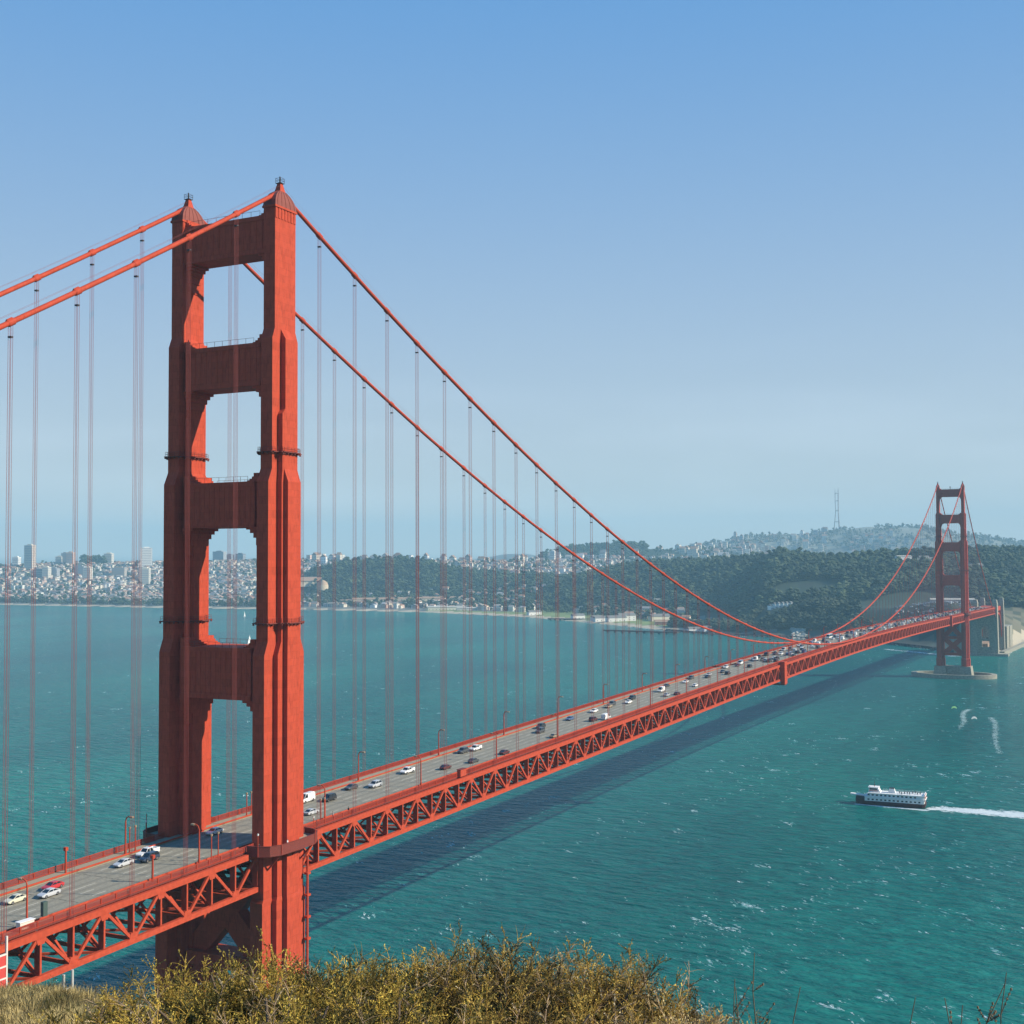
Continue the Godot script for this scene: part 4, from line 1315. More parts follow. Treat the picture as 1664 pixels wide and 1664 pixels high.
	rk = []; rc = []
	for i in 500:   # dark rocks at the waterline under the bluff and the point
		var t := rng.randf() * (pts.size() - 1)
		var k := int(t)
		var q: Vector2 = pts[k].lerp(pts[k + 1], t - k) + Vector2(rng.randf_range(-9, 3), rng.randf_range(-4, 4))
		rk.append(Transform3D(Basis.from_euler(Vector3(rng.randf() * 3.0, rng.randf() * 3.0, 0)).scaled(Vector3.ONE * rng.randf_range(1.5, 4.0)), Vector3(q.x, 0.3, q.y)))
		rc.append(Color(0.05, 0.05, 0.045))
	many("shore_rocks", chip(5), M.tint, rk, rc)
	# parked cars and stalls that glitter round the toll plaza
	rk = []; rc = []
	var cub := BoxMesh.new(); cub.size = Vector3(4.5, 1.6, 1.9)
	for i in 260:
		var p := spot(rng.randf_range(-9.54, -6.77), rng.randf_range(2130.0, 2330.0))
		if coast(p.x, p.y) < 60.0: continue
		rk.append(Transform3D(Basis().rotated(Vector3.UP, rng.randi() % 2 * 1.4), Vector3(p.x, ground(p.x, p.y) + 1.0, p.y)))
		rc.append(Color(0.6, 0.6, 0.6) * rng.randf_range(0.2, 1.2))
	many("parking_lot_cars", cub, M.tint, rk, rc)

func chip(seed_: int) -> ArrayMesh:
	var r := RandomNumberGenerator.new()
	r.seed = seed_
	var mb := Mb.new()
	var ring := []
	for i in 6:
		var q := TAU * i / 6.0
		ring.append(Vector3(cos(q), 0, sin(q)) * r.randf_range(0.7, 1.2) + Vector3(0, r.randf_range(-0.2, 0.2), 0))
	for i in 6:
		mb.quad(ring[i], ring[(i + 1) % 6], Vector3(0.2, 0.8, 0), Vector3(0.2, 0.8, 0), Vector3.ZERO)
		mb.quad(ring[i], ring[(i + 1) % 6], Vector3(0, -0.7, 0.1), Vector3(0, -0.7, 0.1), Vector3.ZERO)
	return mb.done()

func long_house(label: String, bearing: float, metres: float, long: float, deep: float, high: float, wall: Color, roof: int) -> void:
	var p := spot(bearing, metres)
	var o := thing("long_building", label, "building", Vector3(p.x, ground(p.x, p.y) - 1.0, p.y), -deg_to_rad(bearing) + (0.75 if long < 8.0 else 0.45 if long < 60.0 else 0.12))
	var mb := Mb.new(); mb.box(Vector3(0, high * 0.5, 0), Vector3(deep, high, long))
	part("wall", mb.done(), mat("wall_paint", wall, 0.85), o)
	var k := maxi(2, int(long / 9.0))
	var wm := Mb.new()
	for i in k:
		for f in maxi(1, int(high / 6.0)):
			wm.box(Vector3(-deep * 0.5, high * 0.3 + f * 4.5, -long * 0.5 + (i + 0.5) * long / k), Vector3(0.3, 2.0, 1.6))
			wm.box(Vector3(deep * 0.5, high * 0.3 + f * 4.5, -long * 0.5 + (i + 0.5) * long / k), Vector3(0.3, 2.0, 1.6))
	part("window_row", wm.done(), M.shade_glass, o)
	var rm := Mb.new()
	var up := deep * 0.32 if roof != 1 else deep * 0.12
	var e0 := Vector3(-deep * 0.55, high, 0); var e1 := Vector3(deep * 0.55, high, 0); var top := Vector3(0, high + up, 0)
	var h := Vector3(0, 0, long * 0.51)
	rm.quad(e0 - h, e0 + h, top + h, top - h, Vector3.ZERO)
	rm.quad(e1 - h, e1 + h, top + h, top - h, Vector3.ZERO)
	rm.quad(e0 - h, e1 - h, e1 + h, e0 + h, top)
	rm.tri(e0 - h, top - h, e1 - h); rm.tri(e0 + h, e1 + h, top + h)
	part("roof", rm.done(), [M.roof_tile, M.pale_wall, M.roof_grey, M.roof_tile][roof], o)

func pier_thing(label: String, a: Vector2, b: Vector2, wide: float) -> void:
	var o := thing("timber_pier", label, "pier")
	var mb := Mb.new(); mb.bar(Vector3(a.x, 3.2, a.y), Vector3(b.x, 3.2, b.y), wide, 2.6)
	part("pier_deck", mb.done(), M.dark_rock, o)
	for k in 10:
		var q := a.lerp(b, (k + 0.5) / 10.0)
		var pm := Mb.new(); pm.box(Vector3(q.x, 0.6, q.y), Vector3(wide * 0.8, 5.0, 1.4)); part("pile_bent", pm.done(), M.dark_rock, o)

# ================================================================ boats, foam
func foam_patch(seed_: int) -> ArrayMesh:   # a ragged low lump of foam about one metre across
	var r := RandomNumberGenerator.new()
	r.seed = seed_
	var mb := Mb.new()
	for k in 9:
		var c := Vector3(r.randf_range(-0.8, 0.8), 0, r.randf_range(-0.16, 0.16))
		var s := r.randf_range(0.05, 0.2)
		var ring := []
		for i in 7:
			var q := TAU * i / 7.0
			ring.append(c + Vector3(cos(q) * s * 2.2, -0.03, sin(q) * s * 0.55) * r.randf_range(0.6, 1.3))
		for i in 7:
			mb.quad(ring[i], ring[(i + 1) % 7], c + Vector3(0, 0.03, 0), c + Vector3(0, 0.03, 0), c - Vector3(0, 1, 0))
	return mb.done()

func build_boats() -> void:
	# ferry heading for the city side
	var o := thing("ferry", "white passenger ferry with a dark maroon hull steaming past the distant tower", "ferry", Vector3(485, 0, 65.5), 0.06)
	o.scale = Vector3.ONE * 0.9
	var hl := []
	var hm := []
	for e in [[-21.5, 0.3, 3.3], [-20.5, 2.2, 3.2], [-17.0, 4.6, 3.0], [-10, 5.8, 2.7], [10, 5.9, 2.6], [19.0, 5.2, 2.7], [20.5, 4.0, 2.8]]:
		hl.append([Vector3(-e[1], e[2], e[0]), Vector3(e[1], e[2], e[0]), Vector3(e[1] * 0.82, -0.6, e[0] * 0.96), Vector3(-e[1] * 0.82, -0.6, e[0] * 0.96)])
		hm.append(Vector3(0, 1.2, e[0]))
	var mb := Mb.new(); mb.loft(hl, hm)
	part("hull", mb.done(), M.maroon, o)
	var bw := Mb.new()
	bw.loft([[Vector3(-0.6, 4.6, -21.2), Vector3(0.6, 4.6, -21.2), Vector3(0.5, 3.0, -21.2), Vector3(-0.5, 3.0, -21.2)], [Vector3(-4.9, 4.5, -15.5), Vector3(4.9, 4.5, -15.5), Vector3(4.9, 2.9, -15.5), Vector3(-4.9, 2.9, -15.5)]], [Vector3(0, 3.8, -21.2), Vector3(0, 3.8, -15.5)])
	part("bow_bulwark", bw.done(), M.black_hull, o)
	var rmp := Mb.new(); rmp.bar(Vector3(0, 5.6, -24.5), Vector3(0, 4.9, -15.0), 3.0, 0.7)
	part("bow_ramp", rmp.done(), M.white_boat, o)
	var dk := Mb.new()
	dk.box(Vector3(0, 4.0, 2.2), Vector3(11.2, 2.6, 35.0))
	dk.box(Vector3(0, 6.3, 3.2), Vector3(10.4, 2.2, 33.0))
	dk.box(Vector3(0, 5.3, 2.6), Vector3(11.6, 0.25, 36.2))
	dk.box(Vector3(0, 7.5, 3.6), Vector3(11.2, 0.25, 34.0))
	part("superstructure", dk.done(), M.white_boat, o)
	for row in [[3.7, 5.62, 13], [6.4, 5.22, 12]]:
		for k in row[2]:
			var wm := Mb.new()
			wm.box(Vector3(0, row[0], -13.0 + k * 2.5), Vector3(row[1] * 2.0 + 0.06, 0.85, 1.25))
			part("window", wm.done(), M.glass, o)
	var wh := Mb.new()
	wh.loft([[Vector3(-3, 7.6, -13.4), Vector3(3, 7.6, -13.4), Vector3(3, 7.6, -6.0), Vector3(-3, 7.6, -6.0)], [Vector3(-2.8, 10.4, -12.9), Vector3(2.8, 10.4, -12.9), Vector3(2.8, 10.4, -7.6), Vector3(-2.8, 10.4, -7.6)]], [Vector3(0, 7.6, -10), Vector3(0, 10.4, -10)])
	var whp := part("wheelhouse", wh.done(), M.white_boat, o)
	var ww := Mb.new(); ww.box(Vector3(0, 9.6, -10.4), Vector3(5.95, 0.8, 4.6)); part("window", ww.done(), M.glass, whp)
	var wr := Mb.new(); wr.box(Vector3(0, 10.6, -10.3), Vector3(6.4, 0.3, 6.4)); part("roof", wr.done(), M.white_boat, whp)
	var wo := Mb.new(); wo.box(Vector3(0, 8.6, -10.2), Vector3(6.02, 0.5, 5.4)); part("orange_band", wo.done(), M.ship_orange, whp)
	var ms := Mb.new(); ms.tube([Vector3(0, 10.7, -10), Vector3(0, 14.2, -10)], [0.22, 0.12], 6); ms.box(Vector3(0, 12.6, -10), Vector3(2.4, 0.2, 0.3)); part("mast", ms.done(), M.dark_iron, o)
	var fn := Mb.new()
	fn.loft([[Vector3(-1.5, 7.6, -1.8), Vector3(1.5, 7.6, -1.8), Vector3(1.5, 7.6, 2.6), Vector3(-1.5, 7.6, 2.6)], [Vector3(-1.3, 10.3, -1.0), Vector3(1.3, 10.3, -1.0), Vector3(1.3, 10.3, 1.9), Vector3(-1.3, 10.3, 1.9)]], [Vector3(0, 7.6, 0), Vector3(0, 10.3, 0)])
	part("funnel", fn.done(), M.white_boat, o)
	var fc := Mb.new(); fc.box(Vector3(0, 10.5, 0.45), Vector3(2.8, 0.4, 3.1)); part("funnel_cap", fc.done(), M.black_hull, o)
	var rr := Mb.new()
	for s in [-1.0, 1.0]:
		for h in [8.2, 8.7]: rr.bar(Vector3(s * 5.3, h, -5.5), Vector3(s * 5.3, h, 20.0), 0.08, 0.08)
		for k in 14: rr.bar(Vector3(s * 5.3, 7.6, -5.5 + k * 1.96), Vector3(s * 5.3, 8.7, -5.5 + k * 1.96), 0.08, 0.08, Vector3.RIGHT)
	part("deck_railing", rr.done(), M.white_boat, o)
	var st := Mb.new(); st.box(Vector3(0, 6.2, 19.9), Vector3(9.6, 4.6, 0.5)); part("stern_screen", st.done(), M.white_boat, o)
	for k in 4:
		var so := Mb.new(); so.box(Vector3(-4.2 + k * 2.8, 6.2, 20.2), Vector3(0.7, 4.4, 0.2)); part("stern_stripe", so.done(), M.ship_orange, o)
	var bn := Mb.new()
	for k in 9: bn.box(Vector3(rng.randf_range(-3.5, 3.5), 8.3, 5.0 + k * 1.5), Vector3(0.6, 1.5, 0.7))
	part("deck_benches", bn.done(), M.roof_grey, o)
	# foam
	var fm := [foam_patch(1), foam_patch(2), foam_patch(3)]
	var wt := []
	for i in 5200:   # ferry wake
		var d := rng.randf() * rng.randf() * 60.0 + rng.randf() * 130.0
		var spread := 5.0 + d * 0.05
		var off := rng.randfn(0.0, 0.5) * spread
		if rng.randf() < d / 240.0: continue
		var s := rng.randf_range(1.2, 3.4)
		wt.append(Transform3D(Basis().rotated(Vector3.UP, rng.randf_range(-0.5, 0.5) + PI / 2).scaled(Vector3(s, s * 0.6, s)), Vector3(486 + off + d * 0.01, 0.06, 85.0 + d)))
	for i in 500:   # bow wave along the hull
		var q := rng.randf()
		wt.append(Transform3D(Basis().rotated(Vector3.UP, PI / 2 + rng.randf_range(-0.4, 0.4)).scaled(Vector3.ONE * rng.randf_range(0.8, 2.2)), Vector3(485 - 5.6 - rng.randf() * (0.6 + 2.6 * q), 0.1, 48.0 + q * 38.0)))
	many("wake_foam", fm[0], M.foam, wt, [])
	var cw := []
	# curved wakes of the kite boards
	for e in [[-6.54, 1200.0, -6.95, 1060.0], [-5.67, 1145.0, -5.35, 935.0]]:
		for i in 650:
			var t := rng.randf()
			var bb: float = lerpf(e[0], e[2], clampf(t + 0.45 * sin(t * 6.0) * (1.0 - t), -0.2, 1.2))
			var p := spot(bb, lerpf(e[1], e[3], t))
			if rng.randf() < t * 0.75: continue
			var s := rng.randf_range(1.0, 2.4)
			cw.append(Transform3D(Basis().rotated(Vector3.UP, rng.randf() * 3.0).scaled(Vector3(s, s * 0.5, s)), Vector3(p.x + rng.randfn(0.0, 1.0 + t), 0.05, p.y + rng.randfn(0.0, 1.0))))
	many("board_wake", fm[1], M.thin_foam, cw, [])
	# whitecaps, thickest in the near water to seaward, gathered in drifting lines
	var caps := [[], [], []]
	var capc := [[], [], []]
	var made := 0
	while made < 7000:
		var d := 260.0 + 3200.0 * pow(rng.randf(), 2.2)
		var b := rng.randf_range(-52.0, -1.0)
		var p := spot(b, d)
		if coast(p.x, p.y) > -40.0 or absf(p.x - 1280.0) < 60.0 and absf(p.y) < 60.0: 
			made += 1
			continue
		var k := noise.get_noise_2d(p.x * 1.2, p.y * 3.0)
		if rng.randf() > clampf(0.25 + k * 1.6, 0.02, 1.0): continue
		made += 1
		var big := rng.randf()
		var s := 0.7 + 2.4 * big * big * big * big + d * 0.0005
		var seaward := p.y > -60.0
		if not seaward: s *= 0.75
		for j in (6 if big > 0.95 else 2):
			var q := p + Vector2(rng.randfn(0.0, 1.2) + 1.2 * rng.randfn(0.0, 1.6), rng.randfn(0.0, 1.6)) * (1.0 if j else 0.0)
			caps[made % 3].append(Transform3D(Basis().rotated(Vector3.UP, 0.9 + rng.randf_range(-0.4, 0.4)).scaled(Vector3(s, s * 0.7, s)), Vector3(q.x, 0.04, q.y)))
			var thick := rng.randf()
			capc[made % 3].append(Color(0.1, 0.32, 0.29).lerp(Color(0.66, 0.72, 0.7), thick * thick))
	for k in 3: many("whitecap_foam", fm[k], M.tint, caps[k], capc[k])
	# surf at the point and along the beach
	var sf := []
	for i in 900:
		var t := rng.randf() * (shore.size() - 1)
		var k := int(t)
		var q: Vector2 = shore[k].lerp(shore[k + 1], t - k)
		var s := rng.randf_range(2.0, 5.0)
		sf.append(Transform3D(Basis().rotated(Vector3.UP, rng.randf() * 3.0).scaled(Vector3(s, s * 0.4, s)), Vector3(q.x - rng.randf_range(1, 14), 0.1, q.y + rng.randf_range(-4, 6))))
	for i in 420:
		var t := rng.randf()
		var s := rng.randf_range(1.5, 3.5)
		sf.append(Transform3D(Basis().rotated(Vector3.UP, 1.0).scaled(Vector3(s, s * 0.4, s)), Vector3(lerpf(1700, 1600, t) + rng.randfn(0, 3), 0.1, lerpf(-150, -36, t) + rng.randfn(0, 3))))
	many("surf_foam", fm[2], M.foam, sf, [])
	# sailing boats
	sail_boat("small white sailing boat seen through the near tower portal", Vector3(2220, 0, -1789), 13.0, 0.3)
	sail_boat("white sailing boat nearest the near tower leg, just above the portal strut", Vector3(1396, 0, -1113), 15.0, 0.1)
	# kites
	for e in [["small pale green kite flying low over the water by the distant tower", -7.15, 1120.0, 9.0, rgb(0.3, 0.6, 0.25)], ["small white kite flying low over the water, right of the green one", -6.34, 1060.0, 8.0, rgb(0.75, 0.75, 0.72)]]:
		var p := spot(e[1], e[2])
		var k := thing("kite", e[0], "kite", Vector3(p.x, e[3], p.y), 0.6)
		var km := Mb.new()
		for i in 8:
			var q0 := PI * (0.1 + 0.8 * i / 8.0); var q1 := PI * (0.1 + 0.8 * (i + 1) / 8.0)
			km.bar(Vector3(0, sin(q0) * 1.9, cos(q0) * 2.3), Vector3(0, sin(q1) * 1.9, cos(q1) * 2.3), 1.5 * sin((q0 + q1) * 0.5), 0.25, Vector3.RIGHT)
		part("canopy", km.done(), mat("kite_cloth", e[4], 0.7), k)
		var lm := Mb.new()
		for s in [-1.0, 1.0]: lm.tube([Vector3(0, 0.6, s * 2.1), Vector3(4.0, -8.5, 0)], [0.03], 3, false)
		part("line", lm.done(), M.dark_iron, k)

func sail_boat(label: String, at: Vector3, high: float, turn: float) -> void:
	var o := thing("sailing_boat", label, "sailing boat", at, turn)
	var hl := []
	var hm := []
	for e in [[-0.5, 0.16], [-0.1, 0.2], [0.25, 0.15], [0.5, 0.01]]:
		hl.append([Vector3(e[0] * high, 0.9, -e[1] * high * 0.6), Vector3(e[0] * high, 0.9, e[1] * high * 0.6), Vector3(e[0] * high * 0.9, -0.3, e[1] * high * 0.3), Vector3(e[0] * high * 0.9, -0.3, -e[1] * high * 0.3)])
		hm.append(Vector3(e[0] * high, 0.3, 0))
	var mb := Mb.new(); mb.loft(hl, hm); part("hull", mb.done(), M.white_boat, o)
	var mm := Mb.new(); mm.tube([Vector3(0.05 * high, 0, 0), Vector3(0.05 * high, high * 1.15, 0)], [0.09], 5); part("mast", mm.done(), M.chrome, o)
	var ms := Mb.new()
	ms.quad(Vector3(0.03 * high, 1.6, 0), Vector3(-0.42 * high, 1.6, 0.6), Vector3(0.03 * high, high * 1.12, 0), Vector3(0.03 * high, high * 1.12, 0), Vector3(0, 2, -1))
	part("mainsail", ms.done(), M.sail, o)
	var js := Mb.new()
	js.quad(Vector3(0.47 * high, 1.2, 0), Vector3(0.08 * high, 1.3, 0.5), Vector3(0.06 * high, high * 0.95, 0), Vector3(0.06 * high, high * 0.95, 0), Vector3(0, 2, -1))
	part("jib", js.done(), M.sail, o)

# ================================================================ traffic
var car_shapes := {}

func car_meshes(kind: String) -> Dictionary:
	if car_shapes.has(kind): return car_shapes[kind]
	# half width, and outline stations: [x, bottom, belt]; then cabin stations [x, top, half width]
	var spec: Dictionary = {
		"sedan": {"l": 4.7, "w": 0.9, "body": [[-2.35, 0.5, 0.78], [-2.1, 0.3, 0.92], [-1.3, 0.25, 1.0], [1.0, 0.25, 0.98], [2.0, 0.3, 0.82], [2.35, 0.45, 0.68]], "cab": [[-1.9, -1.05, 0.35, 1.15], 1.45], "wheel": [-1.4, 1.42, 0.33]},
		"suv": {"l": 4.8, "w": 0.96, "body": [[-2.4, 0.5, 1.0], [-2.3, 0.35, 1.12], [-1.4, 0.32, 1.15], [1.0, 0.32, 1.12], [2.1, 0.36, 1.0], [2.4, 0.5, 0.85]], "cab": [[-2.25, -1.95, 0.5, 1.15], 1.8], "wheel": [-1.42, 1.45, 0.38]},
		"pickup": {"l": 5.6, "w": 1.0, "body": [[-2.8, 0.55, 1.05], [-2.7, 0.45, 1.1], [-1.6, 0.42, 1.1], [1.2, 0.42, 1.12], [2.5, 0.45, 1.0], [2.8, 0.55, 0.85]], "cab": [[-0.95, -0.6, 0.75, 1.35], 1.85], "wheel": [-1.75, 1.75, 0.4]},
		"van": {"l": 5.6, "w": 1.0, "body": [[-2.8, 0.45, 1.2], [-2.75, 0.35, 1.3], [-1.6, 0.33, 1.3], [1.2, 0.33, 1.28], [2.4, 0.36, 1.1], [2.8, 0.5, 0.9]], "cab": [[-2.75, -2.7, 1.2, 2.1], 2.35], "wheel": [-1.7, 1.75, 0.38]},
		"bus": {"l": 12.0, "w": 1.28, "body": [[-6.0, 0.5, 1.4], [-5.9, 0.4, 1.5], [-3.0, 0.38, 1.5], [3.0, 0.38, 1.5], [5.9, 0.4, 1.5], [6.0, 0.5, 1.35]], "cab": [[-5.95, -5.85, 5.6, 5.9], 3.1], "wheel": [-3.6, 4.0, 0.48]},
	}[kind]
	var hw: float = spec.w
	var loops := []
	var mids := []
	for s in spec.body:
		var k: float = 1.0 if absf(s[0]) < spec.l * 0.49 else 0.86
		loops.append([Vector3(s[0], s[1], -hw * k * 0.96), Vector3(s[0], s[1], hw * k * 0.96), Vector3(s[0], lerpf(s[1], s[2], 0.45), hw * k), Vector3(s[0], s[2], hw * k * 0.93), Vector3(s[0], s[2], -hw * k * 0.93), Vector3(s[0], lerpf(s[1], s[2], 0.45), -hw * k)])
		mids.append(Vector3(s[0], (s[1] + s[2]) * 0.5, 0))
	var body := Mb.new(); body.loft(loops, mids)
	if kind == "pickup":
		for s in [-1.0, 1.0]: body.box(Vector3(-1.85, 1.25, s * 0.9), Vector3(1.8, 0.35, 0.12))
		body.box(Vector3(-2.74, 1.25, 0), Vector3(0.12, 0.35, 1.9))
	var c: Array = spec.cab[0]
	var top: float = spec.cab[1]
	var belt: float = spec.body[2][2] - 0.03
	var low := [Vector3(c[0], belt, -hw * 0.9), Vector3(c[3], belt, -hw * 0.9), Vector3(c[3], belt, hw * 0.9), Vector3(c[0], belt, hw * 0.9)]
	var q := top - 0.1
	var high := [Vector3(c[1], q, -hw * 0.74), Vector3(c[2], q, -hw * 0.74), Vector3(c[2], q, hw * 0.74), Vector3(c[1], q, hw * 0.74)]
	var glass := Mb.new(); glass.loft([low, high], [Vector3((c[0] + c[3]) * 0.5, belt, 0), Vector3((c[1] + c[2]) * 0.5, q, 0)])
	var roof := Mb.new()
	var hi2 := [Vector3(c[1] + 0.15, top, -hw * 0.62), Vector3(c[2] - 0.15, top, -hw * 0.62), Vector3(c[2] - 0.15, top, hw * 0.62), Vector3(c[1] + 0.15, top, hw * 0.62)]
	var rl := []
	for p in high: rl.append(Vector3(p.x, p.y - 0.02, p.z * 1.03))
	roof.loft([rl, hi2], [Vector3((c[1] + c[2]) * 0.5, q, 0), Vector3((c[1] + c[2]) * 0.5, top, 0)])
	for i in 4:   # pillars
		roof.bar(low[i] * Vector3(1, 1, 1.01), high[i] * Vector3(1, 1, 1.02), 0.09, 0.09, Vector3.BACK)
	if kind == "van":
		for s in [-1.0, 1.0]: roof.box(Vector3(-1.0, (belt + q) * 0.5, s * hw * 0.84), Vector3(3.0, q - belt, 0.1), Basis().rotated(Vector3.RIGHT, -s * 0.13))
		roof.box(Vector3(-2.73, (belt + q) * 0.5, 0), Vector3(0.1, q - belt, hw * 1.55))
	else:
		for s in [-1.0, 1.0]: roof.bar(Vector3((low[0].x + low[1].x) * 0.5, belt, s * hw * 0.905), Vector3((high[0].x + high[1].x) * 0.5, q, s * hw * 0.75), 0.1, 0.1, Vector3.RIGHT)
	var tyre := Mb.new()
	var rad: float = spec.wheel[2]
	tyre.tube([Vector3(0, 0, -0.11), Vector3(0, 0, 0.11)], [rad], 12)
	var rim := Mb.new()
	rim.tube([Vector3(0, 0, -0.118), Vector3(0, 0, 0.118)], [rad * 0.6], 10)
	var hl := Mb.new(); hl.box(Vector3.ZERO, Vector3(0.12, 0.16, 0.36))
	var tl := Mb.new(); tl.box(Vector3.ZERO, Vector3(0.1, 0.22, 0.3))
	var out := {"body": body.done(), "glass": glass.done(), "roof": roof.done(), "tyre": tyre.done(), "rim": rim.done(), "head": hl.done(), "tail": tl.done(), "spec": spec}
	car_shapes[kind] = out
	return out

var paints := {}
func car(kind: String, paint: String, x: float, z: float, label: String, group := "", detail := true) -> void:
	var shades := {"red": rgb(0.42, 0.015, 0.02), "silver": rgb(0.42, 0.44, 0.46), "cream": rgb(0.55, 0.53, 0.4), "white": rgb(0.72, 0.72, 0.7), "navy": rgb(0.015, 0.03, 0.06), "black": rgb(0.012, 0.012, 0.014), "dark grey": rgb(0.05, 0.055, 0.06), "maroon": rgb(0.09, 0.015, 0.015), "tan": rgb(0.3, 0.24, 0.15), "blue": rgb(0.05, 0.1, 0.22)}
	if not paints.has(paint):
		var m := mat("car_paint", shades[paint], 0.3)
		m.clearcoat_enabled = true
		m.clearcoat = 0.6
		paints[paint] = m
	var g := car_meshes(kind)
	var spec: Dictionary = g.spec
	var o := thing({"sedan": "car", "suv": "suv", "pickup": "pickup_truck", "van": "van", "bus": "bus"}[kind], label, {"sedan": "car", "suv": "car", "pickup": "pickup truck", "van": "van", "bus": "bus"}[kind], Vector3(x, road_y(x) + 0.01, z), PI if z < 0.9 else 0.0, group)
	o.rotation.z = atan((road_y(x + 2.0) - road_y(x - 2.0)) / 4.0) * (-1.0 if z < 0.9 else 1.0)
	part("body", g.body, paints[paint], o)
	part("window", g.glass, M.glass, o)
	part("roof", g.roof, paints[paint], o)
	if not detail: return
	for sx in [0, 1]:
		for s in [-1.0, 1.0]:
			var t := part("wheel", g.tyre, M.rubber, o, Transform3D(Basis(), Vector3(spec.wheel[sx], spec.wheel[2], s * (spec.w - 0.1))))
			part("rim", g.rim, M.chrome, t)
	for s in [-1.0, 1.0]:
		part("headlight", g.head, M.clear_lamp, o, Transform3D(Basis(), Vector3(spec.l * 0.5 - 0.06, spec.body[5][2] - 0.12, s * spec.w * 0.6)))
		part("tail_light", g.tail, M.red_lamp, o, Transform3D(Basis(), Vector3(-spec.l * 0.5 + 0.04, spec.body[0][2] - 0.08, s * spec.w * 0.66)))

